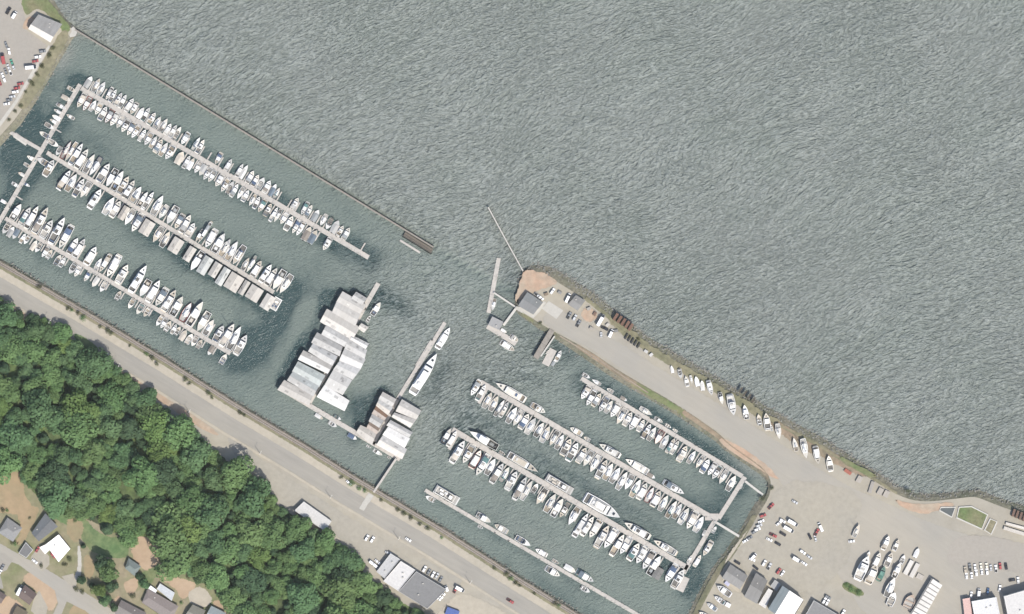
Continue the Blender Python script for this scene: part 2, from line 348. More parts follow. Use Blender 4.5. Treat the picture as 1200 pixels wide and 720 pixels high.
    # turbid water: own colour deep / shallow / pale bottom, plus painted shade
    mx = n.new('ShaderNodeMix'); mx.data_type = 'RGBA'
    l.new(chop, mx.inputs[0]); mx.inputs[6].default_value = (0.170, 0.214, 0.192, 1); mx.inputs[7].default_value = (0.250, 0.276, 0.254, 1)
    n7 = noise(pos, 0.012, 4, 0.6)
    mg = n.new('ShaderNodeMix'); mg.data_type = 'RGBA'; l.new(rng_(n7, 0.4, 0.68, 0, 0.4), mg.inputs[0]); l.new(mx.outputs[2], mg.inputs[6]); mg.inputs[7].default_value = (0.205, 0.245, 0.215, 1)
    md = n.new('ShaderNodeMix'); md.data_type = 'RGBA'; l.new(math_('MULTIPLY', sl, 0.95), md.inputs[0]); l.new(mg.outputs[2], md.inputs[6]); md.inputs[7].default_value = (0.024, 0.050, 0.052, 1)  # missing sky glint on calm water and shade by boats and sheds, painted dark
    mb = n.new('ShaderNodeMix'); mb.data_type = 'RGBA'; l.new(math_('MULTIPLY', bed, rng_(n6, 0.35, 0.6, 0.5, 1.0)), mb.inputs[0]); l.new(md.outputs[2], mb.inputs[6]); mb.inputs[7].default_value = (0.27, 0.275, 0.25, 1)
    # sun glints painted as pale colour on the wave tops
    glint_mask = math_('MULTIPLY', rng_(math_('ADD', math_('ADD', math_('MULTIPLY', w1, 0.4), math_('MULTIPLY', w4, 0.4)), math_('MULTIPLY', w5, 0.2)), 0.46, 0.66, 0.0, 0.36), rng_(chop, 0.25, 0.8, 0.0, 1.0))
    glint_mix = n.new('ShaderNodeMix'); glint_mix.data_type = 'RGBA'; l.new(glint_mask, glint_mix.inputs[0]); l.new(mb.outputs[2], glint_mix.inputs[6]); glint_mix.inputs[7].default_value = (0.56, 0.59, 0.57, 1)
    l.new(glint_mix.outputs[2], b.inputs['Base Color'])
    b.inputs['IOR'].default_value = 1.33; b.inputs['Specular IOR Level'].default_value = 0.5
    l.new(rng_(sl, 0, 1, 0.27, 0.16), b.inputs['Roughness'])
    return o
build_water()

# ------------------------------------------------------------------ land
# waterline traced with the width of its bank, closed beyond the picture
COAST = [(-260, 152, 3), (0, 303, 3), (100, 361, 3), (198, 420, 3), (280, 472, 3), (357, 518, 3), (417, 556, 3), (518, 616, 3), (618, 680, 3), (683, 720, 3), (730, 748, 3), (768, 772, 6), (790, 755, 9),
         (806, 720, 11), (822, 688, 11), (836, 664, 11), (853, 642, 11), (868, 620, 10), (877, 603, 10), (886, 588, 10), (897, 579, 7), (902, 571, 6), (896, 560, 8), (880, 549, 9), (850, 528, 9), (838, 517, 10), (790, 485, 11), (740, 456, 11), (715, 441, 11),
         (690, 424, 11), (665, 407, 9), (644, 393, 6), (625, 381, 6), (607, 369, 4), (602, 358, 4), (606, 340, 4), (610, 322, 4), (616, 313, 5), (630, 310, 8), (648, 314, 11), (668, 326, 12), (690, 340, 12), (712, 357, 12), (732, 374, 12),
         (760, 396, 11), (790, 413, 11), (815, 428, 11), (838, 441, 11), (870, 461, 12), (905, 480, 12), (935, 498, 12), (965, 514, 11), (995, 533, 11), (1025, 552, 10), (1052, 570, 9), (1068, 578, 9), (1092, 579, 9), (1118, 577, 8), (1142, 573, 8),
         (1165, 581, 9), (1186, 589, 9), (1215, 599, 9), (1330, 640, 9), (1480, 690, 9), (1480, 1000, 2), (600, 1000, 2), (-260, 1000, 2)]
NW = [(-260, 330, 6), (-60, 205, 6), (0, 173, 8), (13, 158, 9), (24, 147, 9), (34, 132, 9), (44, 117, 8), (55, 98, 8), (65, 80, 8), (76, 62, 8), (84, 47, 7), (92, 38, 4), (88, 31, 3), (76, 22, 5), (70, 12, 6), (62, -2, 7), (40, -30, 7), (-20, -110, 7), (-260, -300, 6)]
ZT = 2.6
def land(name, coast):
    rg = random.Random(3)
    d = densify(coast, 5, True, 0.55, rg); wl2 = [(p[0], p[1]) for p in d]
    for _ in range(1):
        n = len(wl2); wl2 = [((wl2[i - 1][0] + 2 * wl2[i][0] + wl2[(i + 1) % n][0]) / 4, (wl2[i - 1][1] + 2 * wl2[i][1] + wl2[(i + 1) % n][1]) / 4) for i in range(n)]
    n = len(wl2); foot = offset(wl2, 1.2); mid = offset(wl2, [-p[2] * 0.5 for p in d]); top = offset(wl2, [-p[2] for p in d])
    for ring in (mid, top):                       # relax the inset rings
        for _ in range(3):
            q = [((ring[i - 1][0] + 2 * ring[i][0] + ring[(i + 1) % n][0]) / 4, (ring[i - 1][1] + 2 * ring[i][1] + ring[(i + 1) % n][1]) / 4) for i in range(n)]
            ring[:] = q
    vs = [P(x, y, ZT) for x, y in top] + [P(x, y, 1.5 + rg.uniform(-.3, .3)) for x, y in mid] + [P(x, y, 0.03) for x, y in wl2] + [P(x, y, -1.2) for x, y in foot]
    tf = tess(top); fs = list(tf)
    for k in range(3):
        fs += [(k * n + i, k * n + (i + 1) % n, (k + 1) * n + (i + 1) % n, (k + 1) * n + i) for i in range(n)]
    me = mesh(name, vs, fs, M['gravel']); me.materials.append(M['bank'])
    for i, p in enumerate(me.polygons): p.material_index = 0 if i < len(tf) else 1
    bm = bmesh.new(); bm.from_mesh(me); bmesh.ops.recalc_face_normals(bm, faces=bm.faces); bm.to_mesh(me); bm.free()
    struct(obj(name, me)); return wl2, mid, top, d
MAIN = land('ground', COAST)
NWL = land('ground', NW)

# rocks of the shore armour
def rock_mesh(seed):
    rg = random.Random(seed); bm = bmesh.new(); bmesh.ops.create_icosphere(bm, subdivisions=1, radius=1)
    for v in bm.verts: v.co *= rg.uniform(0.65, 1.15); v.co.z *= 0.7
    vs = [v.co.copy() for v in bm.verts]; fs = [tuple(x.index for x in f.verts) for f in bm.faces]; bm.free(); return vs, fs
ROCKS = [rock_mesh(i) for i in range(5)]
def riprap(name, L, x0, x1, y0, y1, dens, cond, smin=0.35, smax=0.95):
    rg = random.Random(11); mb = MB(); wl2, mid, top, d = L
    for i in range(len(wl2)):
        a = wl2[i]; t = top[i]
        if not (x0 <= a[0] <= x1 and y0 <= a[1] <= y1) or not cond(a[0], a[1]): continue
        for _ in range(int(d[i][2] * dens + rg.random())):
            k = rg.uniform(-0.10, 0.85) ** 1 if rg.random() < .65 else rg.uniform(-0.15, 0.35)
            x = lerp(a[0], t[0], k) + rg.uniform(-2.5, 2.5); y = lerp(a[1], t[1], k) + rg.uniform(-2.5, 2.5)
            z = ZT * max(0, min(1, k)) * 0.95 + 0.1; p = P(x, y, z); s_ = rg.uniform(smin, smax); vs, fs = ROCKS[rg.randrange(5)]
            an = rg.uniform(0, 6.28); ca, sa = math.cos(an) * s_, math.sin(an) * s_
            mb.add([(p.x + v.x * ca - v.y * sa, p.y + v.x * sa + v.y * ca, p.z + v.z * s_) for v in vs], fs)
    o = stuff(obj(name, mb.mesh(name, M['rock']))); return o
tag(riprap('shore_rocks', MAIN, 605, 1300, 300, 700, 1.3, lambda x, y: y < 300 + (x - 600) * 0.56 + 30), 'grey boulders armouring the seaward bank of the spit', 'rocks')
tag(riprap('basin_rocks', MAIN, 604, 920, 318, 760, 0.45, lambda x, y: y > 300 + (x - 600) * 0.56 + 30, 0.3, 0.7), 'scattered stones on the harbour side bank of the spit', 'rocks')
tag(riprap('seawall_rocks', MAIN, -60, 760, 260, 770, 2.2, lambda x, y: y > 303 + x * 0.55 and x < 740, 0.3, 0.75), 'dark stones at the foot of the railway embankment', 'rocks')
tag(riprap('corner_rocks', NWL, -60, 120, -40, 240, 0.6, lambda x, y: True, 0.3, 0.8), 'stones on the shore below the upper left car park', 'rocks')

# ------------------------------------------------------------------ hillside behind the road
TREELINE = [(-60, 325), (0, 352), (30, 364), (60, 380), (85, 393), (105, 414), (140, 431), (160, 447), (185, 472), (200, 481), (215, 496), (235, 511), (250, 526), (275, 540), (290, 561), (310, 577), (330, 588), (345, 602), (370, 617), (385, 627), (410, 646), (422, 655), (440, 676), (455, 692), (480, 708), (505, 722), (540, 750), (600, 800)]
UX, UY = 0.8534, 0.5212         # road direction in plan pixels
NXd, NYd = -0.5212, 0.8534      # inland normal
def road_ad(x, y): return (x * UX + (y - 345) * UY, x * NXd + (y - 345) * NYd)
TL = sorted(road_ad(*p) for p in TREELINE)
def d0(a):
    if a <= TL[0][0]: return TL[0][1]
    for i in range(len(TL) - 1):
        if TL[i][0] <= a <= TL[i + 1][0]: return lerp(TL[i][1], TL[i + 1][1], (a - TL[i][0]) / max(1e-6, TL[i + 1][0] - TL[i][0]))
    return TL[-1][1]
HT = 12.0
def hill(x, y):
    a, d = road_ad(x, y); k = d0(a)
    return ZT - 0.15 + HT * sstep(k - 1, k + 120, d)
def build_hill():
    vs = []; fs = []; na = 0
    A = [-260 + 7 * i for i in range(150)]; D = [0 + 4 * i for i in range(40)] + [160 + 20 * i for i in range(16)]
    for d in D:
        for a in A:
            dd = d + max(0, d0(a) - 3); x = a * UX + dd * NXd; y = 345 + a * UY + dd * NYd
            h = hill(x, y)
            if 4 < d < 120: h += 0.7 * (mnoise.noise(Vector((x * 0.06, y * 0.06, 0))))
            vs.append(P(x, y, h))
    n = len(A)
    fs = [(j * n + i, j * n + i + 1, (j + 1) * n + i + 1, (j + 1) * n + i)[::-1] for j in range(len(D) - 1) for i in range(n - 1)]
    struct(obj('hillside', mesh('hillside', vs, fs, M['forest_floor'], True)))
build_hill()
ZP = ZT - 0.15 + HT           # plateau with the houses

# ------------------------------------------------------------------ ground sheets
COASTSW = [(-120, 234), (0, 303), (100, 361), (198, 420), (280, 472), (357, 518), (417, 556), (518, 616), (618, 680), (683, 720), (720, 743)]
csw = densify(COASTSW, 12, False)
def band(w0, w1): return strip(csw, -w0, -w1)
def band_(w0, w1):
    p = strip(csw, w0, w1)
    return p
# inland is the +normal side or the -normal side: pick by test
_t = offset(csw, 5, False)[3]; SG = 1 if _t[1] > csw[3][1] else -1
bandp = lambda w0, w1: strip(csw, SG * w0, SG * w1)
patch('railway_ballast', bandp(2.6, 8.2), ZT + 0.05, M['ballast'], 1.0, 0.25)
patch('verge', bandp(7.6, 12.0), ZT + 0.09, M['olive'], 2.5, 0.8)
patch('shoulder', bandp(10.5, 21), ZT + 0.13, M['pale'], 2.0, 0.5)
patch('road', bandp(18.8, 38), ZT + 0.18, M['asphalt'], 1.2, 0.15)
patch('footpath', bandp(38.4, 41), ZT + 0.15, M['pale'], 1.0, 0.2)
patch('footpath', [(0, 347), (60, 384), (105, 415), (150, 437), (190, 462), (260, 508), (250, 512), (180, 465), (140, 440), (95, 415), (50, 385), (0, 351)], ZT + 0.12, M['dirt'], 3, 0.6)
patch('forecourt', [(496, 654), (542, 680), (533, 700), (520, 706), (476, 676)], ZT + 0.11, M['asphalt2'], 1.5, 0.3)
patch('gravel_lot', [(540, 690), (600, 722), (640, 745), (560, 760), (500, 735), (520, 712)], ZT + 0.10, M['pale'], 5, 0.6)
patch('gravel_lot', [(255, 500), (330, 555), (420, 612), (500, 668), (440, 668), (410, 640), (345, 595), (290, 553)], ZT + 0.10, M['asphalt2'], 5, 0.6)
patch('verge', [(85, 388), (105, 399), (118, 412), (108, 417), (90, 404)], ZT + 0.2, M['meadow'], 3, 0.6)
patch('verge', [(140, 436), (157, 446), (152, 454), (138, 446)], ZT + 0.2, M['meadow'], 3, 0.6)
patch('crossing', [(438, 581), (432, 578), (421, 596), (426, 599)], ZT + 0.25, M['concrete'], 1.2, 0.3)
# upper left car park
patch('car_park', [(-200, -150), (5, -20), (22, -4), (30, 22), (28, 33), (55, 53), (48, 66), (38, 84), (27, 103), (18, 119), (2, 140), (-40, 172), (-200, 260)], ZT + 0.05, M['lotasphalt'], 0.6, 0.1)
patch('kerb', [(57, 53), (59, 55), (50, 70), (40, 87), (29, 105), (20, 121), (3, 145), (0, 149), (-4, 147), (0, 142), (17, 119), (26, 103), (37, 84), (47, 66)], ZT + 0.12, M['concrete'], 0.5, 0.1)
patch('verge', [(22, -6), (45, -10), (62, 6), (72, 20), (84, 32), (76, 42), (70, 30), (52, 14), (42, 8), (30, 22)], ZT + 0.06, M['grass'], 4, 0.6)
patch('verge', [(60, 55), (72, 36), (80, 36), (78, 50), (64, 74), (50, 98), (38, 118), (28, 130), (20, 124), (30, 106), (50, 72)], ZT + 0.07, M['olive'], 4, 0.6)
patch('pavement', [(25, 33), (33, 18), (43, 22), (38, 31), (32, 36)], ZT + 0.14, M['dirt'], 2, 0.4)
patch('pavement', [(80, 35), (86, 31), (91, 37), (88, 43), (82, 44)], ZT - 0.02, M['concrete'], 1.5, 0.3)
# spit and yard
patch('spit_road', [(633, 372), (652, 362), (676, 372), (720, 398), (770, 430), (812, 455), (868, 490), (930, 530), (985, 566), (1040, 590), (1100, 618), (1200, 645), (1330, 700), (1330, 760), (1040, 760), (960, 640), (925, 590), (912, 556), (878, 529), (836, 502), (780, 466), (720, 426), (680, 402), (645, 386)], ZT + 0.06, M['spitroad'], 3, 0.4)
patch('yard_paving', [(925, 560), (985, 568), (1015, 590), (1000, 620), (985, 680), (935, 700), (880, 675), (862, 656), (880, 620), (900, 590)], ZT + 0.10, M['asphalt2'], 14, 1)
patch('yard_paving', [(1120, 622), (1210, 638), (1320, 670), (1320, 690), (1205, 672), (1130, 662), (1106, 660)], ZT + 0.10, M['lotasphalt'], 7, 0.6)
patch('yard_paving', [(866, 693), (905, 712), (960, 722), (960, 760), (800, 770), (815, 735), (838, 712), (850, 694)], ZT + 0.10, M['asphalt2'], 4, 0.6)
patch('dirt_tip', [(611, 322), (618, 317), (632, 318), (648, 324), (655, 331), (645, 336), (628, 342), (617, 345), (606, 356), (604, 352), (608, 336)], ZT + 0.08, M['dirt'], 6, 0.7)
patch('brick_apron', [(683, 360), (697, 362), (702, 374), (692, 378), (680, 372)], ZT + 0.09, M['dirt'], 9, 0.6)
patch('concrete_slab', [(643, 353), (660, 364), (652, 374), (635, 362)], ZT + 0.14, M['concrete'], 0.4, 0.05)
patch('footpath', [(605, 359), (613, 361), (624, 368), (630, 362), (637, 353), (640, 355), (632, 366), (625, 373), (612, 367), (603, 362)], ZT + 0.13, M['concrete'], 0.6, 0.1)
patch('spit_verge', [(846, 512), (880, 531), (915, 553), (917, 561), (908, 562), (890, 550), (860, 532), (842, 518)], ZT + 0.02, M['dirt'], 2.5, 0.5)
patch('spit_verge', [(1046, 584), (1064, 590), (1092, 591), (1116, 588), (1118, 594), (1096, 599), (1084, 604), (1058, 596)], ZT + 0.22, M['dirt'], 3, 0.8)
patch('spit_verge', [(775, 414), (815, 436), (850, 456), (905, 489), (925, 502), (915, 505), (880, 486), (830, 456), (790, 432), (745, 405), (720, 385), (712, 372), (725, 374)], ZT + 0.04, M['olive'], 6, 0.8)
patch('spit_verge', [(905, 490), (945, 514), (980, 532), (1020, 556), (1010, 560), (975, 542), (940, 526), (900, 498)], ZT + 0.05, M['drydirt'], 5, 0.8)
patch('grass_strip', [(984, 534), (1000, 543), (1030, 558), (1020, 560), (998, 549), (985, 540)], ZT + 0.11, M['grass'], 3, 0.6)
patch('kerb_line', [(656, 393), (700, 420), (760, 460), (759.2, 461.2), (699.2, 421.2), (655.4, 394.2)], ZT + 0.03, M['ballast'], 0.3, 0.02)
patch('bank_path', [(858, 648), (870, 640), (882, 622), (878, 618), (866, 634), (852, 652), (846, 672), (850, 676)], ZT + 0.05, M['pale'], 3, 0.5)
patch('grass_patch', [(989, 681), (1000, 686), (1014, 695), (1010, 700), (996, 695), (986, 688)], ZT + 0.14, M['grass'], 2, 0.5)
patch('fence_path', [(848, 676), (867, 690), (865, 694), (846, 681)], ZT + 0.13, M['pale'], 1, 0.2)
# vegetation on the sloping banks follows the slope between bank top and waterline
def bank_sheet(name, L, sel, k0, k1, m, dz=0.06):
    wl2, mid, top, d = L; idx = [i for i in range(len(wl2)) if sel(*wl2[i])]; vs = []; fd = []
    def pt(i, k):
        if k < .5: t = k / .5; a, b, za, zb = wl2[i], mid[i], 0.03, 1.5
        else: t = (k - .5) / .5; a, b, za, zb = mid[i], top[i], 1.5, ZT
        return P(lerp(a[0], b[0], t), lerp(a[1], b[1], t), lerp(za, zb, t) + dz + (0.3 if k < .97 else 0.03))
    K = [k0, lerp(k0, k1, .25), lerp(k0, k1, .5), lerp(k0, k1, .75), k1]
    for q, i in enumerate(idx):
        for j, k in enumerate(K): vs.append(pt(i, k)); fd.append(0.0 if j in (0, 4) or q in (0, len(idx) - 1) else 1.0)
    fs = [(a * 5 + j, a * 5 + j + 1, a * 5 + j + 6, a * 5 + j + 5) for a in range(len(idx) - 1) if idx[a + 1] - idx[a] == 1 for j in range(4)]
    me = mesh(name, vs, fs, m); at = me.attributes.new('fade', 'FLOAT', 'POINT'); at.data.foreach_set('value', fd); struct(obj(name, me))
south = lambda x, y: y > 330 + (x - 600) * 0.58 + 22
bank_sheet('grass_bank', MAIN, lambda x, y: 730 < x < 805 and south(x, y) and y < 520, 0.15, 1.05, M['grass'])
bank_sheet('grass_bank', MAIN, lambda x, y: 606 < x < 628 and 366 < y < 390, 0.2, 1.1, M['grass'])
bank_sheet('earth_bank', MAIN, lambda x, y: 790 < x < 905 and south(x, y) and y < 566, 0.35, 1.05, M['drydirt'], 0.1)
bank_sheet('earth_bank', MAIN, lambda x, y: 668 < x < 745 and south(x, y) and y < 480, 0.4, 1.05, M['drydirt'], 0.1)
bank_sheet('olive_bank', MAIN, lambda x, y: 806 < x < 882 and 585 < y < 730, 0.3, 1.05, M['olive'], 0.1)
bank_sheet('olive_bank', MAIN, lambda x, y: 690 < x < 1060 and not south(x, y), 0.6, 1.1, M['olive'], 0.12)
# plateau with the houses
patch('yards', [(-200, 500), (0, 538), (24, 544), (30, 568), (50, 588), (78, 602), (112, 612), (150, 632), (200, 648), (215, 664), (245, 690), (272, 696), (300, 730), (300, 800), (-200, 800)], ZP + 0.06, M['yard'], 6, 0.8)
patch('dry_lawn', [(-60, 540), (16, 546), (27, 560), (28, 580), (38, 592), (30, 606), (12, 600), (-60, 606)], ZP + 0.10, M['drygrass'], 5, 0.7)
patch('dry_lawn', [(18, 600), (44, 592), (46, 602), (34, 624), (28, 636), (16, 640), (26, 622)], ZP + 0.09, M['drygrass'], 5, 0.7)
patch('green_lawn', [(52, 588), (80, 602), (98, 606), (110, 620), (125, 630), (150, 630), (152, 650), (140, 656), (112, 650), (100, 640), (92, 622), (70, 612), (58, 602)], ZP + 0.11, M['meadow'], 5, 0.7)
patch('dry_lawn', [(74, 612), (94, 606), (100, 620), (92, 636), (84, 634)], ZP + 0.12, M['drygrass'], 7, 0.7)
patch('tan_clearing', [(153, 630), (160, 628), (175, 630), (186, 638), (196, 642), (195, 650), (188, 656), (185, 662), (170, 670), (162, 662), (154, 652)], ZP + 0.12, M['tandirt'], 4.5, 0.6)
patch('tan_clearing', [(144, 684), (152, 680), (160, 675), (163, 688), (156, 696), (147, 694)], ZP + 0.12, M['tandirt'], 4.5, 0.6)
patch('tan_clearing', [(184, 676), (192, 670), (206, 676), (226, 682), (232, 686), (222, 698), (212, 704), (206, 690), (190, 680)], ZP + 0.12, M['tandirt'], 4.5, 0.6)
patch('tan_clearing', [(248, 708), (254, 702), (276, 708), (284, 722), (262, 722)], ZP + 0.12, M['tandirt'], 4.5, 0.6)
patch('tan_clearing', [(130, 706), (140, 696), (142, 712), (134, 725), (128, 725)], ZP + 0.12, M['tandirt'], 4.5, 0.5)
patch('green_lawn', [(160, 674), (186, 662), (196, 658), (190, 668), (182, 676), (178, 684), (168, 690), (162, 686)], ZP + 0.11, M['meadow'], 3, 0.6)
patch('gravel_yard', [(222, 692), (236, 686), (250, 700), (244, 712), (232, 712), (220, 704)], ZP + 0.13, M['pale'], 4, 0.5)
patch('lane', [(-120, 596), (0, 637), (26, 652), (56, 668), (82, 684), (112, 702), (150, 726), (180, 745), (160, 760), (128, 738), (100, 716), (78, 705), (66, 735), (54, 735), (68, 708), (64, 692), (36, 672), (22, 662), (0, 654), (-120, 614)], ZP + 0.16, M['spitroad'], 1.2, 0.2)
patch('driveway', [(36, 653), (46, 640), (58, 652), (58, 662), (50, 670), (36, 661)], ZP + 0.19, M['asphalt2'], 0.8, 0.1)
patch('driveway', [(0, 672), (8, 668), (16, 655), (6, 648), (-10, 650), (-10, 690), (4, 690)], ZP + 0.19, M['asphalt'], 0.8, 0.2)
patch('driveway', [(72, 676), (86, 672), (90, 684), (88, 692)], ZP + 0.19, M['asphalt2'], 1.2, 0.2)
patch('dirt_path', [(90, 640), (94, 640), (96, 660), (94, 680), (88, 684), (86, 678), (92, 664)], ZP + 0.14, M['concrete'], 2, 0.4)
patch('tan_clearing', [(98, 650), (108, 652), (112, 668), (104, 682), (98, 672)], ZP + 0.13, M['drygrass'], 3, 0.5)
patch('tan_clearing', [(26, 676), (40, 668), (66, 686), (70, 700), (62, 718), (52, 712), (42, 690), (30, 686)], ZP + 0.13, M['tandirt'], 4.5, 0.6)
patch('tan_clearing', [(-10, 700), (8, 698), (20, 704), (30, 712), (24, 730), (-10, 730)], ZP + 0.13, M['tandirt'], 4.5, 0.6)
patch('tan_clearing', [(84, 710), (96, 704), (110, 716), (112, 730), (78, 730)], ZP + 0.13, M['drygrass'], 3, 0.6)
patch('patio', [(40, 700), (46, 692), (56, 712), (52, 730), (36, 716)], ZP + 0.15, M['asphalt2'], 1, 0.2)

# railway: two rails on sleepers
def railway():
    t = thing('railway_track', 'single railway track along the seawall below the road', 'railway', P(300, 492, ZT))
    c = offset(csw, SG * 5.2, False); off = t.location
    for s_ in (-0.72, 0.72):
        mb = MB(); e = densify(c, 30, False)
        a = offset(e, (s_ - 0.07) / S, False); b = offset(e, (s_ + 0.07) / S, False)
        n = len(a); vs = [P(*p, ZT + 0.36) - off for p in a] + [P(*p, ZT + 0.36) - off for p in b] + [P(*p, ZT + 0.1) - off for p in a] + [P(*p, ZT + 0.1) - off for p in b]
        mb.add(vs, [f for i in range(n - 1) for f in ((i, i + 1, n + i + 1, n + i), (i, 2 * n + i, 2 * n + i + 1, i + 1), (n + i, n + i + 1, 3 * n + i + 1, 3 * n + i))])
        obj('rail', mb.mesh('rail', M['metal']), t)
    mb = MB()
    for i in range(len(c) - 1):
        a = P(*c[i], 0); b = P(*c[i + 1], 0); u = (b - a); L = u.length; u.normalize(); w = (-u.y, u.x)
        for k in range(int(L / 0.75)):
            q = a + u * (k * 0.75) - off; mb.obox((q.x, q.y), (u.x, u.y), w, 0.13, 1.3, 0.08, 0.2)
    stuff(obj('sleepers', mb.mesh('sleepers', M['pile']), t))
railway()

# ------------------------------------------------------------------ breakwater walls
def wall(name, label, pl, w, ztop, mtop, mside=None, pile_step=3.0, cat='breakwater'):
    c0 = P(*pl[len(pl) // 2]); t = thing(name, label, cat, c0)
    e = densify(pl, 40, False); a = offset(e, -w / 2, False); b = offset(e, w / 2, False); n = len(e)
    def ring(z): return [P(*p, z) - c0 for p in a], [P(*p, z) - c0 for p in b]
    for nm, z0, z1, m in (('wall', -1.5, ztop - 0.35, mside or M['timber']),):
        A0, B0 = ring(z0); A1, B1 = ring(z1); vs = A0 + B0 + A1 + B1
        fs = [f for i in range(n - 1) for f in ((2 * n + i, 3 * n + i, 3 * n + i + 1, 2 * n + i + 1), (i, 2 * n + i, 2 * n + i + 1, i + 1), (n + i, n + i + 1, 3 * n + i + 1, 3 * n + i))]
        fs += [(0, n, 3 * n, 2 * n), (n - 1, 3 * n - 1, 4 * n - 1, 2 * n - 1)]
        obj(nm, mesh(nm, vs, fs, m), t)
    a = offset(e, -w * 0.62, False); b = offset(e, w * 0.62, False)
    A0, B0 = ring(ztop - 0.35); A1, B1 = ring(ztop); vs = A0 + B0 + A1 + B1
    fs = [f for i in range(n - 1) for f in ((2 * n + i, 3 * n + i, 3 * n + i + 1, 2 * n + i + 1), (i, 2 * n + i, 2 * n + i + 1, i + 1), (n + i, n + i + 1, 3 * n + i + 1, 3 * n + i), (i, i + 1, n + i + 1, n + i))]
    fs += [(0, n, 3 * n, 2 * n), (n - 1, 3 * n - 1, 4 * n - 1, 2 * n - 1)]
    obj('cap', mesh('cap', vs, fs, mtop), t)
    mb = MB(); e = densify(pl, pile_step / S, False)
    for side in (-1, 1):
        for p in offset(e, side * w * 0.72, False):
            q = P(*p) - c0; mb.tube((q.x, q.y, -1.5), (q.x, q.y, ztop + 0.25), 0.2, 0.18, 5)
    stuff(obj('piles', mb.mesh('piles', M['pile']), t))
    return t
wall('breakwater', 'long straight grey timber breakwater wall enclosing the left marina', BW, 1.5, 2.6, M['timber'], M['pile'])
wall('breakwater', 'short thin pale breakwater wall slanting out from the spit tip', [(572, 243), (592, 280), (613, 318)], 1.1, 2.6, M['trim'], M['pile'])
t = thing('tip_shade_block', 'dark block standing for shaded water at the end of the long breakwater', 'breakwater', P(490, 285))
mb = MB(); u = Vector((0.85, -0.525, 0)); w_ = Vector((0.525, 0.85, 0))
for i in range(26):
    for j in range(3):
        q = u * (i - 12.5) * 1.0 + w_ * (j - 1.9) * 1.15; mb.tube((q.x, q.y, -1.5), (q.x, q.y, 1.5 + 0.3 * rng.random()), 0.32, 0.3, 6)
obj('shade_piles', mb.mesh('shade_piles', M['black']), t)['kind'] = 'stuff'  # dark mass standing in for shaded water beside the wall
mb = MB(); mb.obox((0, .4), u.xy, w_.xy, 12.5, 1.8, 1.2, 1.5); obj('platform', mb.mesh('platform', M['pile']), t)
mb = MB(); mb.obox((-3.0 - 3.2, -4.2 + 1.6), u.xy, w_.xy, 9, 0.75, -0.3, 0.45); obj('catwalk', mb.mesh('catwalk', M['deck']), t)

# ------------------------------------------------------------------ boats: part meshes built once, shared by every copy
def hull_parts(L, B, F, s0, p=2.2, stern=0.86, flare=0.86, sole=0.3, camber=0.0):
    """hull shell with rim, deck forward of s0, cockpit floor aft.  +y is the bow"""
    n = 13; ss = [i / (n - 1) for i in range(n)]
    def hw(s): return B / 2 * (lerp(stern, 1, min(1, s / 0.35)) if s < 0.35 else 1 - max(0, (s - 0.42) / 0.58) ** p) if s < 1 else 0.02
    def fz(s): return F * (0.82 + 0.38 * s * s)
    Y = lambda s: (s - 0.5) * L
    mb = MB(); vs = []
    for s in ss:
        w = hw(s); z = fz(s); iw = max(0.01, w * 0.90 - 0.02); y = Y(s); yi = y if 0 < s < 1 else (y + 0.06 * L * 0.3 if s == 0 else y - 0.10)
        vs += [(0, y - (0.05 * L * s * s), -0.35), (w * flare * (1 - .25 * s), y - 0.03 * L * s * s, 0.0), (w, y, z), (iw, yi, z), (iw, yi, sole)]
        vs += [(-w * flare * (1 - .25 * s), y - 0.03 * L * s * s, 0.0), (-w, y, z), (-iw, yi, z), (-iw, yi, sole)]
    fs = []
    for i in range(n - 1):
        a = i * 9; b = a + 9
        for j in range(4): fs.append((a + j, b + j, b + j + 1, a + j + 1))
        fs.append((a, a + 5, b + 5, b))
        for j in range(5, 8): fs.append((a + j, a + j + 1, b + j + 1, b + j))
    fs += [(0, 1, 2, 6, 5), (2, 3, 7, 6), (3, 4, 8, 7)]
    mb.add(vs, fs)
    def sheet(sa, sb, zf, inset=0.0):
        q = MB(); pts = [sa] + [s for s in ss if sa < s < sb] + [sb]; v = []
        for s in pts:
            w = max(0.008, hw(min(s, .985)) * 0.90 - 0.02); z = zf(s); y = Y(s) + (0.018 * L if s == 0 else 0) - (0.1 if s == 1 else 0)
            v += [(-w, y, z), (0, y, z + camber * w), (w, y, z)]
        f = [g for i in range(len(pts) - 1) for g in ((i * 3, i * 3 + 1, i * 3 + 4, i * 3 + 3), (i * 3 + 1, i * 3 + 2, i * 3 + 5, i * 3 + 4))]
        q.add(v, f); return q, (hw(sa) * 0.9 - 0.02, Y(sa))
    dk, (bw, by) = sheet(s0, 1.0, lambda s: fz(s) - 0.05)
    if s0 > 0: dk.add([(-bw, by, sole), (bw, by, sole), (bw, by, fz(s0) - 0.05), (-bw, by, fz(s0) - 0.05)], [(0, 1, 2, 3)])
    fl = sheet(0.0, s0, lambda s: sole + 0.01)[0] if s0 > 0 else None
    return mb, dk, fl, Y, fz, hw

def arch(x, y0, y1, z, rise, th=0.06, n=6):
    mb = MB(); vs = []
    for y in (y0, y1):
        for k in range(n + 1):
            t = -1 + 2 * k / n; vs.append((x * t, y, z + rise * (1 - t * t)))
    vs += [(a, b, c - th) for a, b, c in vs]; m = n + 1
    fs = [(k, k + 1, m + k + 1, m + k) for k in range(n)] + [(2 * m + k, 3 * m + k, 3 * m + k + 1, 2 * m + k + 1) for k in range(n)]
    fs += [(k, 2 * m + k, 2 * m + k + 1, k + 1) for k in range(n)] + [(m + k, m + k + 1, 3 * m + k + 1, 3 * m + k) for k in range(n)]
    fs += [(0, m, 3 * m, 2 * m), (n, 2 * m + n, 3 * m + n, m + n)]
    return mb.add(vs, fs)

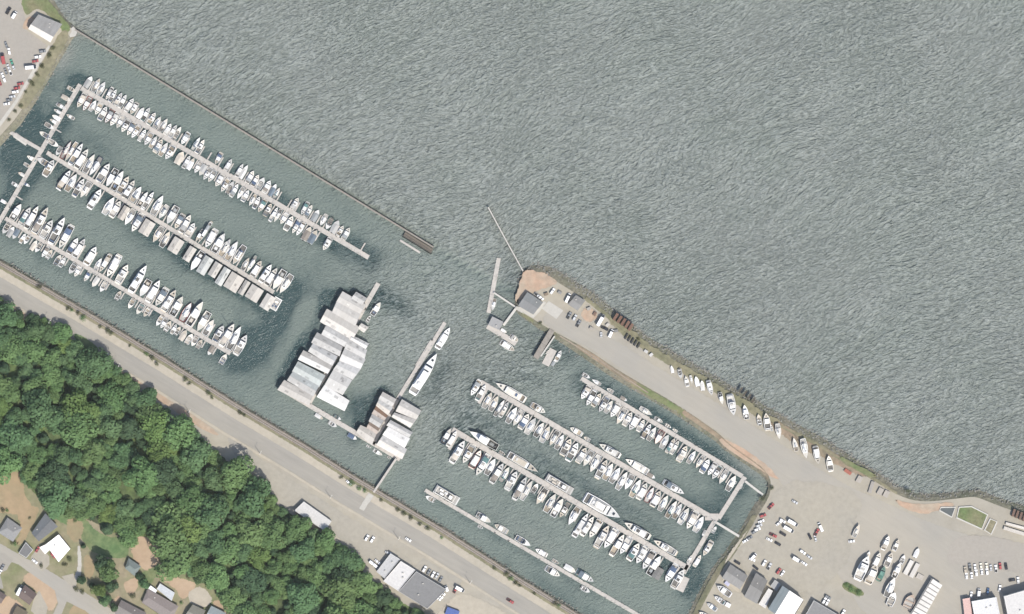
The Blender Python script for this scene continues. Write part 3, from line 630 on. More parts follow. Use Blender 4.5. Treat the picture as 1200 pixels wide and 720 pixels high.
PROTO = {}
def proto(key, parts): PROTO[key] = [(nm, mb.mesh(nm, m), slot) for nm, mb, m, slot in parts if mb]
# each prototype is 10 m long; copies are scaled to their own length and beam
def cruiser(key, fly=False, canopy=True, rg=None):
    L, B, F = 10, 3.3, 1.25; hb, dk, fl, Y, fz, hw = hull_parts(L, B, F, 0.36, 2.4)
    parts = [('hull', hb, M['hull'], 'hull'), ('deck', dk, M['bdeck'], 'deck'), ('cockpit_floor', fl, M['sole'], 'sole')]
    c = MB().frustum(-1.2, 1.2, -1.3, 2.3, 1.05, 2.15, 0.18, 0.05, 0.9); parts.append(('cabin', c, M['cabin'], 'cabin'))
    g = MB().frustum(-1.13, 1.13, -1.05, 2.0, 1.45, 1.98, 0.1, 0.02, 0.47); g.v = [(x * 1.03, y + (0.09 if y > 0 else -0.06), z) for x, y, z in g.v]
    parts.append(('window_band', g, M['glass'], None))
    h = MB().frustum(-0.32, 0.32, 2.9, 3.5, 1.3, 1.42, 0.04, .04, .04); parts.append(('foredeck_hatch', h, M['glass'], None))
    if fly:
        f = MB().frustum(-0.95, 0.95, -1.5, 0.8, 2.2, 2.65, 0.08, 0, 0.35); parts.append(('flybridge', f, M['cabin'], 'cabin'))
        s_ = MB().box(-0.7, 0.7, -1.2, 0.2, 2.66, 2.7).box(-0.6, 0.6, -0.9, -0.5, 2.7, 3.0); parts.append(('helm_seat', s_, M['sole'], 'sole'))
    if canopy:
        parts.append(('canopy', arch(1.28, -3.6, -1.25, 2.25, 0.18), M['canvas'], 'canvas'))
        q = MB()
        for x in (-1.2, 1.2): q.tube((x, -3.5, 0.9), (x, -3.5, 2.3), 0.03, n=4)
        parts.append(('canopy_poles', q, M['metal'], None))
    else:
        parts.append(('transom_seat', MB().frustum(-1.1, 1.1, -4.5, -4.0, 0.3, 0.85, 0.05), M['canvas'], 'canvas'))
    parts.append(('swim_platform', MB().box(-1.25, 1.25, -5.6, -4.95, 0.25, 0.36), M['bdeck'], 'deck'))
    proto(key, parts)
cruiser('cruiser_a', False, True); cruiser('cruiser_b', True, False); cruiser('cruiser_c', True, True); cruiser('cruiser_d', False, False)
def sailboat(key, long_house):
    L, B, F = 10, 3.0, 1.05; hb, dk, fl, Y, fz, hw = hull_parts(L, B, F, 0.30, 1.9, 0.74, 0.9, 0.35)
    parts = [('hull', hb, M['hull'], 'hull'), ('deck', dk, M['bdeck'], 'deck'), ('cockpit_floor', fl, M['sole'], 'sole')]
    y1 = 2.3 if long_house else 1.5
    parts.append(('coachroof', MB().frustum(-0.85, 0.85, -1.95, y1, 0.85, 1.5, 0.16, 0.1, 0.5), M['cabin'], 'cabin'))
    g = MB()
    for s_ in (-1, 1): g.box(min(s_ * .80, s_ * .86), max(s_ * .80, s_ * .86), -1.4, y1 - 0.9, 1.08, 1.26)
    parts.append(('portlights', g, M['glass'], None))
    parts.append(('hatch', MB().box(-0.3, 0.3, y1 - 1.2, y1 - 0.65, 1.5, 1.57), M['glass'], None))
    parts.append(('mast', MB().tube((0, 0.9, 0.9), (0, 0.9, 13.0), 0.11, 0.08, 6).tube((-0.75, 0.9, 7), (0.75, 0.9, 7), 0.04, n=4), M['metal'], None))
    parts.append(('boom', MB().tube((0, 0.85, 2.3), (0, -2.9, 2.35), 0.09, n=6), M['metal'], None))
    sc = MB(); sc.tube((0, 0.8, 2.48), (0, -2.7, 2.44), 0.2, 0.13, 6); parts.append(('sail_cover', sc, M['canvas'], 'canvas'))
    if long_house: parts.append(('spray_hood', arch(0.8, -2.4, -1.7, 1.75, 0.25), M['canvas'], 'canvas'))
    proto(key, parts)
sailboat('sail_a', True); sailboat('sail_b', False)
def runabout(key, cover):
    L, B, F = 10, 3.9, 1.3; hb, dk, fl, Y, fz, hw = hull_parts(L, B, F, 0.56, 2.6, 0.9)
    parts = [('hull', hb, M['hull'], 'hull'), ('foredeck', dk, M['bdeck'], 'deck')]
    if cover: 
        q = MB(); n = 7; vs = []
        for k in range(n):
            s = 0.02 + 0.66 * k / (n - 1); w = hw(s) * 0.98; vs += [(-w, Y(s), fz(s) + .03), (0, Y(s), fz(s) + 0.35 + 0.4 * math.sin(math.pi * k / (n - 1))), (w, Y(s), fz(s) + .03)]
        q.add(vs, [f for k in range(n - 1) for f in ((k * 3, k * 3 + 1, k * 3 + 4, k * 3 + 3), (k * 3 + 1, k * 3 + 2, k * 3 + 5, k * 3 + 4))])
        parts.append(('cockpit_floor', fl, M['sole'], 'sole')); parts.append(('boat_cover', q, M['canvas'], 'canvas'))
    else:
        parts.append(('cockpit_floor', fl, M['sole'], 'sole'))
        parts.append(('windscreen', MB().add([(-1.6, 0.4, 1.25), (-0.9, 1.5, 1.25), (0.9, 1.5, 1.25), (1.6, 0.4, 1.25), (-1.4, 0.1, 2.0), (-0.8, 1.0, 2.0), (0.8, 1.0, 2.0), (1.4, 0.1, 2.0)], [(0, 1, 5, 4), (1, 2, 6, 5), (2, 3, 7, 6)]), M['glass'], None))
        parts.append(('seat', MB().box(-1.3, -0.35, -0.9, -0.1, 0.3, 1.0).box(0.35, 1.3, -0.9, -0.1, 0.3, 1.0).box(-1.4, 1.4, -4.0, -3.2, 0.3, 0.95), M['cabin'], 'canvas'))
    parts.append(('outboard_motor', MB().frustum(-0.4, 0.4, -5.6, -4.95, 0.5, 1.7, 0.12, .1, .05).box(-.15, .15, -5.5, -5.2, -0.5, 0.5), M['black'], None))
    proto(key, parts)
runabout('runabout_a', False); runabout('runabout_b', True)
def trawler(key):
    L, B, F = 10, 3.3, 1.5; hb, dk, fl, Y, fz, hw = hull_parts(L, B, F, 0.34, 2.3, 0.88)
    parts = [('hull', hb, M['hull'], 'hull'), ('deck', dk, M['bdeck'], 'deck'), ('work_deck', fl, M['sole'], 'sole')]
    parts.append(('wheelhouse', MB().frustum(-1.05, 1.05, -1.0, 1.5, 1.3, 3.0, 0.08, 0.05, 0.25), M['cabin'], 'cabin'))
    parts.append(('window_band', MB().frustum(-1.06, 1.06, -.9, 1.42, 2.2, 2.7, 0.02, 0.01, 0.06), M['glass'], None))
    parts.append(('roof', MB().frustum(-1.15, 1.15, -1.5, 1.55, 3.0, 3.12, .05, .05, .05), M['cabin'], 'cabin'))
    parts.append(('hatch_box', MB().frustum(-.7, .7, -3.6, -2.2, 0.3, 0.95, .05, .05, .05), M['canvas'], 'canvas'))
    parts.append(('mast', MB().tube((0, -1.2, 1), (0, -1.2, 6.2), 0.09, .06).tube((0, -1.2, 4.6), (0, -4.3, 3.4), 0.05), M['metal'], None))
    parts.append(('gear_drum', MB().tube((-.6, -4.2, .8), (.6, -4.2, .8), 0.4, n=8), M['black'], None))
    proto(key, parts)
trawler('trawler')
def yacht(key, tiers):
    L, B, F = 10, 2.35, 0.75; hb, dk, fl, Y, fz, hw = hull_parts(L, B, F, 0.12, 2.3, 0.9, 0.9, 0.3)
    parts = [('hull', hb, M['hull'], 'hull'), ('deck', dk, M['bdeck'], 'deck'), ('aft_deck', fl, M['sole'], 'sole')]
    parts.append(('superstructure', MB().frustum(-.88, .88, -3.4, 2.2, .6, 1.15, .06, .02, .8), M['cabin'], 'cabin'))
    parts.append(('window_band', MB().frustum(-.86, .86, -3.2, 2.02, .78, 1.02, .0, .02, .34), M['glass'], None))
    parts.append(('upper_deck', MB().frustum(-.8, .8, -3.1, 1.0, 1.16, 1.2, .03, .02, .1), M['bdeck'], 'deck'))
    if tiers > 1:
        parts.append(('bridge', MB().frustum(-.62, .62, -1.6, 0.8, 1.2, 1.6, .05, .02, .4), M['cabin'], 'cabin'))
        parts.append(('bridge_windows', MB().frustum(-.61, .61, -1.0, .78, 1.3, 1.5, .0, .02, .18), M['glass'], None))
        parts.append(('radar_arch', MB().box(-.6, -.5, -1.9, -1.7, 1.2, 1.85).box(.5, .6, -1.9, -1.7, 1.2, 1.85).box(-.6, .6, -1.9, -1.7, 1.85, 1.92), M['cabin'], 'cabin'))
        parts.append(('tender', MB().frustum(-.35, .35, -2.9, -2.1, 1.2, 1.4, .08, .05, .2), M['canvas'], 'canvas'))
    else:
        parts.append(('flybridge_seat', MB().box(-.5, .5, -2.4, -1.8, 1.2, 1.4), M['canvas'], 'canvas'))
    parts.append(('swim_platform', MB().box(-.95, .95, -5.35, -4.98, .1, .16), M['bdeck'], 'deck'))
    parts.append(('foredeck_hatch', MB().box(-.25, .25, 3.0, 3.5, .86, .95), M['glass'], None))
    proto(key, parts)
yacht('yacht_a', 1); yacht('yacht_b', 2)
def dinghy(key):
    L, B, F = 10, 4.4, 1.4; hb, dk, fl, Y, fz, hw = hull_parts(L, B, F, 0.8, 2.4, 0.9)
    parts = [('hull', hb, M['hull'], 'hull'), ('bow_locker', dk, M['bdeck'], 'deck'), ('floor', fl, M['sole'], 'sole'),
             ('thwart', MB().box(-1.8, 1.8, -.6, .3, .3, 1.0).box(-1.7, 1.7, -3.8, -3.0, .3, 1.0), M['bdeck'], 'deck')]
    proto(key, parts)
dinghy('dinghy')
def barge(key):
    parts = [('hull', MB().frustum(-1.7, 1.7, -4.8, 5, -.4, .8, -.05, -.1, -.2), M['hull'], 'hull'), ('work_deck', MB().box(-1.55, 1.55, -4.6, 4.7, .8, .84), M['sole'], 'sole')]
    parts.append(('frame', MB().box(-1.5, -1.38, -4, 3.5, .84, 1.9).box(1.38, 1.5, -4, 3.5, .84, 1.9).box(-1.5, 1.5, -4.1, -3.98, 1.8, 1.9).box(-1.5, 1.5, -.1, .02, 1.8, 1.9).box(-1.5, 1.5, 3.4, 3.5, 1.8, 1.9), M['cabin'], 'cabin'))
    parts.append(('wheelhouse', MB().frustum(-.8, .8, 1.2, 2.6, .84, 2.4, .08, .05, .1), M['cabin'], 'cabin'))
    parts.append(('deck_gear', MB().box(-1.0, -.3, -3, -1.6, .84, 1.4).box(.2, 1.0, -2.4, -.8, .84, 1.3).box(-.9, -.1, -.9, .3, .84, 1.2), M['canvas'], 'canvas'))
    proto(key, parts)
barge('barge')
def landcradle():
    mb = MB()
    for x in (-1.2, 1.2):
        for y in (-2.8, 0, 2.4): mb.tube((x * 1.15, y, 0), (x * .8, y, 1.3), .07, n=4)
    mb.box(-.2, .2, -3.6, 3, 0, .6)
    return mb.mesh('boat_stand', M['redpaint'])
CRADLE = landcradle()
KEEL = MB().frustum(-.18, .18, -1.6, 1.2, .25, 1.45, -.03, .3, -.4).mesh('keel', M['hull'])

WHITES = [(1, 1, 1), (1, 1, 1), (0.97, 0.97, 0.95), (0.93, 0.93, 0.92), (0.88, 0.88, 0.87), (0.98, 0.95, 0.9)]
CANV = [(.62, .61, .58), (.72, .71, .69), (.55, .50, .43), (.42, .42, .41), (.78, .78, .77), (.82, .82, .82), (.33, .35, .36), (.10, .14, .22), (.16, .20, .24), (.60, .55, .48), (.12, .22, .22), (.28, .25, .22)]
KIND = {'cruiser_a': ('motor_cruiser', 'cabin cruiser with canopy'), 'cruiser_b': ('motor_cruiser', 'flybridge cruiser'), 'cruiser_c': ('motor_cruiser', 'canopied flybridge cruiser'), 'cruiser_d': ('motor_cruiser', 'open-cockpit cruiser'),
        'sail_a': ('sailboat', 'sailboat with spray hood'), 'sail_b': ('sailboat', 'slim sailboat'), 'runabout_a': ('runabout', 'open runabout'), 'runabout_b': ('runabout', 'covered runabout'),
        'trawler': ('fishing_boat', 'fishing boat'), 'yacht_a': ('motor_yacht', 'long motor yacht'), 'yacht_b': ('motor_yacht', 'large motor yacht'), 'dinghy': ('dinghy', 'dinghy'), 'barge': ('work_barge', 'work barge')}
CATS = {'motor_cruiser': 'motorboat', 'sailboat': 'sailboat', 'runabout': 'motorboat', 'fishing_boat': 'fishing boat', 'motor_yacht': 'yacht', 'dinghy': 'dinghy', 'work_barge': 'barge'}
BEAM = {'cruiser': 0.39, 'sail': 0.345, 'runabout': 0.43, 'trawler': 0.37, 'yacht': 0.245, 'dinghy': 0.45, 'barge': 0.34}
HB = {'cruiser': 3.3, 'sail': 3.0, 'runabout': 3.9, 'trawler': 3.3, 'yacht': 2.35, 'dinghy': 4.4, 'barge': 3.4}
SMALLBITS = {'portlights', 'seat', 'thwart', 'frame', 'deck_gear', 'canopy_poles', 'radar_arch', 'boat_stand'}
NBOAT = 0
def boat(key, x, y, lpx, heading, label, group, beam=None, z=0.0, hullc=None, canv=None, land=False, decks=None, cabinc=None):
    """heading: plan-pixel unit vector of the bow"""
    global NBOAT; NBOAT += 1
    rg = random.Random(NBOAT * 13 + 5)
    L = lpx * S; nm, txt = KIND[key]; b = BEAM[key.split('_')[0]]; kk = L / 10.0
    bs = b * L / HB[key.split('_')[0]] * rg.uniform(.95, 1.06)
    if beam: bs = beam * S / (HB[key.split('_')[0]])
    zs = kk * (1.05 if L > 20 else 1.0)
    hc = hullc or (rg.choice(WHITES) if rg.random() > .055 else rg.choice([(.05, .08, .14), (.25, .27, .28), (.08, .18, .17), (.35, .1, .08)]))
    word = 'white' if hc[0] > .8 else ('grey' if abs(hc[0] - hc[2]) < .08 and hc[0] > .15 else ('red' if hc[0] > hc[2] * 1.8 else 'dark'))
    t = thing(nm, f'{word} {txt}, {label}', CATS[nm], P(x, y, z) + Vector((0, 0, 0.0 if not land else 1.25 * zs if 'sail' in key else 0.75 * zs)), math.atan2(-heading[1], heading[0]) - math.pi / 2, group, (bs, kk, zs))
    cc = canv or rg.choice(CANV); dc = decks or rg.choice([(1, 1, 1), (1.1, 1.1, 1.1), (.9, .87, .8), (.8, .8, .8), (1.05, 1, .92), (.75, .68, .58)]); sc = rg.choice([(1, 1, 1), (1.6, 1.6, 1.6), (.7, .7, .7), (1.4, 1.25, 1.05), (2.1, 2.1, 2.1)])
    cb = cabinc or rg.choice([(1, 1, 1), (1, 1, 1), (.95, .95, .94), (.88, .88, .87), (.97, .94, .88)])
    for pn, me, slot in PROTO[key]:
        o = bpy.data.objects.new(pn, me); COL.objects.link(o); o.parent = t
        if pn in SMALLBITS: o['kind'] = 'stuff'
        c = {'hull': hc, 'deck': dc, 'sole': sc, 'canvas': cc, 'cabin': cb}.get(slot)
        if c: o.color = (*c, 1)
    if land:
        o = bpy.data.objects.new('boat_stand', CRADLE); COL.objects.link(o); o.parent = t; o.location = (0, 0, -(1.25 if 'sail' in key else 0.75)); 
        if 'sail' in key:
            o = bpy.data.objects.new('keel', KEEL); COL.objects.link(o); o.parent = t; o.location = (0, 0, -1.6)
    return t

# ------------------------------------------------------------------ floating docks
def pick(rg, mix):
    r = rg.random() * sum(w for _, w in mix)
    for k, w in mix:
        r -= w
        if r <= 0: return k
    return mix[-1][0]
CR = [('cruiser_a', 3), ('cruiser_b', 2), ('cruiser_c', 2.5), ('cruiser_d', 2)]
MIX = {'A': [(k, w * .6) for k, w in CR] + [('runabout_a', 1.2), ('runabout_b', 1.3), ('sail_a', 1.2), ('sail_b', 1.2)],
       'B': [(k, w * .55) for k, w in CR] + [('sail_a', 2.2), ('sail_b', 1.6), ('trawler', 1.1)],
       'C': [(k, w * .9) for k, w in CR] + [('sail_a', 1.0), ('sail_b', .7), ('trawler', .9)],
       'small': [('runabout_a', 4), ('runabout_b', 2), ('cruiser_a', 1.2), ('cruiser_d', 1)],
       'P': [(k, w * .35) for k, w in CR] + [('sail_a', 3.2), ('sail_b', 3.4)],
       'R': [(k, w * .5) for k, w in CR] + [('sail_a', 2.0), ('sail_b', 2.4)],
       'Sx': [(k, w * .65) for k, w in CR] + [('sail_a', 2.2), ('sail_b', 1.8), ('trawler', .6)]}
class Dock:
    def __init__(s, label, p0, p1, w, name='floating_dock', z=0.5, m=None, boxes=True, cat='dock'):
        s.p0 = p0; s.p1 = p1; s.w = w; dx, dy = p1[0] - p0[0], p1[1] - p0[1]; s.L = math.hypot(dx, dy); s.u = (dx / s.L, dy / s.L); s.v = (s.u[1], -s.u[0])
        s.c = ((p0[0] + p1[0]) / 2, (p0[1] + p1[1]) / 2); s.z = z; s.m = m or M['deck']
        s.t = thing(name, label, cat, P(*s.c)); s.n = 0
        # deck laid as float modules with recessed joints
        k = max(1, int(s.L / 18)); U = Vector((s.u[0], -s.u[1])); V = Vector((s.v[0], -s.v[1])); ml = s.L * S / k
        me = MB().box(-ml / 2 + .06, ml / 2 - .06, -w * S / 2, w * S / 2, -0.5, z).mesh('deck_module', s.m)
        for i in range(k):
            q = U * ((i + .5) * ml - s.L * S / 2); o = obj('deck_module', me, s.t, (q.x, q.y, 0), math.atan2(U.y, U.x))
        if boxes:
            rg = random.Random(int(s.L * 7)); mb = MB()
            for i in range(int(s.L / 5)):
                q = U * (rg.uniform(-.49, .49) * s.L * S) + V * (rg.choice((-1, 1)) * (w * S / 2 - .35)); mb.obox((q.x, q.y), U, V, .55, .28, z + .002, z + .55)
            stuff(obj('dock_boxes', mb.mesh('dock_boxes', M['trim']), s.t))
    def at(s, t, off): return (s.p0[0] + s.u[0] * t + s.v[0] * off, s.p0[1] + s.u[1] * t + s.v[1] * off)
    def finger(s, t, side, ln, w=1.5):
        a = s.at(t, side * (s.w / 2 + .05)); b = s.at(t, side * (s.w / 2 + ln)); c = P((a[0] + b[0]) / 2, (a[1] + b[1]) / 2) - P(*s.c)
        U = Vector((s.u[0], -s.u[1])); V = Vector((s.v[0], -s.v[1]))
        key = ('f', round(ln), w); me = FING.get(key)
        if not me:
            l2 = round(ln) * S / 2; me = FING[key] = MB().box(-w * S / 2, w * S / 2, -l2, l2, -.3, .42).tube((0, l2 - .3, -.5), (0, l2 - .3, 2.2), .18, .16, 6).mesh('finger_float', s.m)
        obj('finger_float', me, s.t, (c.x, c.y, 0), math.atan2(V.y, V.x) - math.pi / 2)
    def piles(s, step=14, h=3.0):
        mb = MB(); rg = random.Random(3); t = 4
        while t < s.L:
            for side in (-1, 1):
                q = P(*s.at(t + rg.uniform(-1, 1), side * (s.w / 2 + .35))) - P(*s.c); mb.tube((q.x, q.y, -1), (q.x, q.y, h), .19, .17, 6)
            t += step
        stuff(obj('piles', mb.mesh('piles', M['timber']), s.t))
    def slips(s, xs, side, L, mix, bow_in, where, group, seed, spread=0.12, finger_every=2, gap=1.0, fill=True):
        """xs: photo x of boat centres (or (x, length[, type])).  side +1 = upper side of the float"""
        rg = random.Random(seed); ts = []; lst = []; gap = .5
        for e in xs:
            x, ln, key = (e, None, None) if not isinstance(e, tuple) else (e + (None,))[:3]
            ln = (ln or L * rg.uniform(1 - spread, 1 + spread)) * 1.17; off = side * (s.w / 2 + gap + ln / 2)
            t = (x - s.p0[0] - s.v[0] * off) / s.u[0]; lst.append((t, ln, key, off))
        lst.sort()
        if fill:
            sp = sorted(b[0] - a[0] for a, b in zip(lst, lst[1:]))[len(lst) // 2]; extra = []
            for a, b in zip(lst, lst[1:]):
                if 1.55 * sp < b[0] - a[0] < 2.7 * sp and rg.random() < .7:
                    ln = L * rg.uniform(.9, 1.15); extra.append(((a[0] + b[0]) / 2, ln, None, side * (s.w / 2 + gap + ln / 2)))
            lst = sorted(lst + extra, key=lambda e: e[0])
        for i, (t, ln, key, off) in enumerate(lst):
            key = key or pick(rg, mix); x, y = s.at(t, off)
            sg = -side if rg.random() < bow_in else side; a = rg.uniform(-.035, .035)
            h = (s.v[0] * sg + s.u[0] * a, s.v[1] * sg + s.u[1] * a)
            room = min([abs(lst[j][0] - t) for j in (i - 1, i + 1) if 0 <= j < len(lst)] + [9]) * 1.0
            bm = BEAM[key.split('_')[0]] * ln; bm = min(bm * rg.uniform(1.05, 1.2), max(room, 4.2))
            boat(key, x, y, ln, h, f'{ordinal(i)} from left, {where}', group, beam=bm)
        last = -99
        for i in range(len(lst) - 1):
            mid = (lst[i][0] + lst[i + 1][0]) / 2; gp = lst[i + 1][0] - lst[i][0]
            if mid - last > 8.5 or gp > 9: s.finger(mid if gp < 12 else lst[i][0] + 4.2, side, min(lst[i][1], L) * .85); last = mid
    def along(s, lst, side, where, group, gap=0.7):
        for i, (x, ln, key, fwd, *kw) in enumerate(sorted(lst, key=lambda e: e[0])):
            kw = kw[0] if kw else {}; bm = kw.get('beam') or BEAM[key.split('_')[0]] * ln * 1.05; off = side * (s.w / 2 + gap + bm / 2)
            t = (x - s.p0[0] - s.v[0] * off) / s.u[0]; x2, y2 = s.at(t, off)
            kw = dict(kw); kw['beam'] = bm
            boat(key, x2, y2, ln, (s.u[0] * fwd, s.u[1] * fwd), f'{ordinal(i)} from left moored lengthwise {where}', group, **kw)
FING = {}

DA = Dock('long pale float with boats both sides, uppermost in the left marina', (95, 103.5), (432, 302), 5.6)
DB = Dock('long pale float with boats and sheds, middle of the left marina', (55, 179), (321, 343), 5.0)
DC = Dock('long pale float, lowest in the left marina nearest the railway', (6, 256), (270, 414.5), 5.0)
DM = Dock('main cross float joining the three left marina floats near shore', (94, 99), (-22, 296), 5.0)
DM2 = None
LM = 'boats berthed in the left marina'; RM = 'boats berthed in the right basin'
DA.slips([104, 113, 119, 128, 132.5, 139, 144, 152, 157, 165, 171, 178, 192, 197, 203, 208, 217, 230, 235, 256, 268, 281, 286, 293.5, 306, 320, 324.5, 346, 357, 362, 370, 379, 386, 393, 406], 1, 14, MIX['A'], .35, 'upper side of top left-marina float', LM, 1)
for x in (243, 337, 423): DA.finger((x - 93) / DA.u[0] - 4, 1, 10)
DA.slips([95.5, 102, 109, 115.5, 121, 128, 134, 141, 147, 153.5, 159, 167, 174, 180, 186, 192, 199, 211, 219, 224, 232, 237.5, 243, 248.5, 257, 264, 270, 275, 282, 288, 296, 301, 307, 321, 325.5, 333, 339, 347, 352, 360, 367, (383, 14, 'cruiser_c')], -1, 14, MIX['A'], .45, 'lower side of top left-marina float', LM, 2)
DB.slips([(69, 10, 'runabout_a'), (78, 20), (83.5, 22), (90, 24), (96.5, 22), (105, 21), (112, 22), (122, 21), (131, 20), (138.5, 22), (145, 20), (152, 20), (160, 18), (168, 17), (174, 20), (185, 22), (191.5, 16), (202, 20), (210, 16), (218, 20), (223.5, 15), (234, 14), (240, 24), (247, 20), (257, 22), (264, 20), (272, 22), (280, 22), (288, 14), (295, 20), (301, 18), (312, 20), (318.5, 20), (327, 22, 'trawler'), (335, 22, 'sail_a')], 1, 20, MIX['B'], .5, 'upper side of middle left-marina float', LM, 3)
DB.slips([(58, 18), (76, 22), (84, 20), (93, 20), (100, 18), (112, 22), (128, 20), (136, 18), (152, 18, 'sail_b'), (161, 20), (185, 18, 'sail_b'), (194, 18), (231, 22, 'trawler')], -1, 20, MIX['B'], .75, 'lower side of middle left-marina float', LM, 4, fill=False)
DC.slips([(19.5, 18), (30, 20), (38, 25), (48.5, 29, 'cruiser_c'), (68, 29, 'cruiser_b'), (77, 25), (86, 18), (93.5, 21, 'cruiser_a'), (107, 20), (115.5, 13), (123, 20), (133, 24, 'cruiser_a'), (144, 21), (163, 30, 'cruiser_c'), (170, 19), (180.5, 24), (189, 20), (199, 24, 'cruiser_c'), (208, 22), (218.5, 21, 'sail_a'), (229.5, 28, 'trawler'), (238.5, 22), (245, 18), (257, 18), (267, 25, 'cruiser_a'), (275, 26, 'sail_a'), (283, 22, 'cruiser_b')], 1, 22, MIX['C'], .12, 'upper side of lowest left-marina float', LM, 5)
DC.slips([7, 13, 18.5, 27, 31.5, 40, 45, 53, 58, 68, 73.5, 85, 91, 102, 112, 121, 139, 154, 164, 172, 187, 192, 197, 204, 208.5, 215, 222, 228, 234, 247, 262], -1, 11, MIX['small'], .4, 'lower side of lowest left-marina float', LM, 6, fill=False)
def mboats(lst, side, where, seed):
    rg = random.Random(seed); lst = sorted(lst, key=lambda e: e[1])
    for i, (x, y, ln) in enumerate(lst):
        key = pick(rg, MIX['small']); sg = rg.choice((-1, 1)); h = (DM.v[0] * sg, DM.v[1] * sg)
        boat(key, x, y, ln, h, f'{ordinal(i)} from top, {where}', LM)
mboats([(84, 105, 11), (77.5, 115.5, 12), (72, 125, 12), (68, 131, 11), (66, 138, 11), (63, 142.5, 10), (58, 148, 12), (52, 158, 13), (37, 186, 12), (32, 194, 9), (25.5, 204.5, 9), (18.5, 217, 10), (5, 237, 9)], 1, 'left side of left-marina cross float', 21)
mboats([(82.5, 137, 10), (62.5, 168, 15), (51, 190, 16), (32, 217, 8)], -1, 'right side of left-marina cross float', 22)
DM.finger(151, 1, 8); DM.finger(97, 1, 7); DM.finger(60, 1, 7); DM.finger(76, 1, 7)
for D_ in (DA, DB, DC, DM): D_.piles(20, 2.6)
G1 = Dock('broad gangway from the upper left car park to the left marina', (-2, 147), (51, 177.5), 4.2, 'gangway', 0.9, M['deck'], False, 'gangway')
G1b = Dock('blue-grey landing float beside the left marina gangway', (17, 158), (32, 168.5), 6.2, 'landing_float', 0.45, M['trim'], False)

# right basin
DR = Dock('float nearest the spit road, topmost in the right basin', (681, 443.5), (870, 558.5), 5.2)
DP = Dock('second float from top in the right basin', (563, 448), (832, 605.5), 6.2)
DS = Dock('third float from top in the right basin', (530, 503.5), (806, 666), 6.4)
DT = Dock('lowest float in the right basin, nearest the railway', (498, 574.5), (760, 728), 4.4)
DQ = Dock('cross float linking the upper ends of right basin docks', (873, 559), (842, 608), 5.2, boxes=False)
DQ2 = Dock('cross float linking the lower right basin docks', (839, 608), (801, 672), 5.0)
DQ3 = Dock('tan timber platform at the bottom end of the basin cross float', (803, 676), (795.5, 692.5), 11, 'float_platform', 0.6, M['deck'], False)
DQ4 = Dock('wide junction float where second basin dock meets the cross float', (826, 606), (842, 606), 8, 'float_platform', 0.53, M['deck'], False)
G2 = Dock('short gangway from the spit corner to the topmost basin float', (873, 564), (894, 580), 2.6, 'gangway', 1.2, M['trim'], False, 'gangway')
G3 = Dock('long gangway from yard bank to the basin cross float', (837, 611), (874, 633.5), 2.8, 'gangway', 1.2, M['trim'], False, 'gangway')
DP.slips([571.5, 579, 585.5, 591, 600, 607, 614.5, 622, 632, 639, 649, 656, 664, 671.5, 682, 689, 697, 705.5, 713, 721, 729, 737, 745, 753, 761.5, 769, 777.5, 787, 794, 801.5, 810.5, 819], -1, 18.5, MIX['P'], .75, 'lower side of second right-basin float', RM, 7)
DP.along([(598, 39, 'yacht_a', -1, {'beam': 9}), (631, 19, 'cruiser_b', 1), (675, 16, 'cruiser_d', -1), (688, 9, 'runabout_a', -1), (714, 27, 'cruiser_c', -1, {'beam': 8}), (746, 30, 'yacht_a', -1, {'beam': 8.5}), (763, 11, 'runabout_b', 1), (790, 27, 'cruiser_c', 1, {'beam': 8})], 1, 'above second right-basin float', RM)
DR.slips([686, 692.5, 699.5, 707, 713.5, 720.5, 728, 736, 742.5, 758, 764, (772, 15, 'trawler'), 786, 791, 800, 820, 826.5, 834, 839.5, 847.5, 857], -1, 16, MIX['R'], .55, 'lower side of topmost right-basin float', RM, 8)
DR.along([(687, 10, 'runabout_a', 1), (699, 12, 'sail_b', -1), (715, 9, 'dinghy', -1), (731, 9, 'runabout_b', 1), (757, 17, 'sail_b', 1), (772, 11, 'cruiser_d', 1), (783, 8, 'dinghy', 1), (791, 7, 'dinghy', -1)], 1, 'above topmost right-basin float', RM)
DS.slips([(537, 25, 'cruiser_c'), 548.5, 558, (565.5, 24, 'cruiser_c'), 575, 583, 591.5, 600, (610, 25, 'cruiser_a'), 617.5, (627, 11, 'runabout_a'), 634.5, 645, 653.5, 661.5, 672, (681, 27, 'yacht_a'), 689, 697, (706, 25, 'cruiser_b'), 715, (724, 24, 'cruiser_d'), 732.5, 743, 751.5, 759.5, 767, (786, 20, 'cruiser_a'), 795], -1, 20.5, MIX['Sx'], .5, 'lower side of third right-basin float', RM, 9)
DS.along([(567, 38, 'trawler', -1, {'beam': 9.5, 'hullc': (.62, .62, .58), 'canv': (.25, .26, .25)}), (588.5, 8, 'dinghy', 1), (613, 40, 'yacht_a', 1, {'beam': 9}), (655, 35, 'barge', 1, {'beam': 9, 'hullc': (.55, .54, .52)}), (706, 47, 'yacht_b', 1, {'beam': 14}), (746, 33, 'cruiser_c', -1, {'beam': 9}), (779, 30, 'cruiser_b', -1, {'beam': 8})], 1, 'above third right-basin float', RM)
DT.along([(523, 31, 'barge', 1, {'beam': 10, 'hullc': (.7, .7, .68)}), (567, 19, 'trawler', 1), (587, 17, 'cruiser_d', -1), (613, 20, 'runabout_a', 1, {'beam': 7}), (634, 15, 'cruiser_a', -1), (651, 9, 'dinghy', 1), (668, 15, 'runabout_b', 1), (686, 23, 'cruiser_a', 1)], 1, 'above lowest right-basin float', RM)
DT.along([(504, 12, 'runabout_a', -1), (563, 7, 'dinghy', 1), (648, 19, 'cruiser_d', 1), (686, 12, 'runabout_a', 1)], -1, 'below lowest right-basin float', RM)
for D_ in (DP, DR, DS, DT, DQ2): D_.piles(22, 2.8)
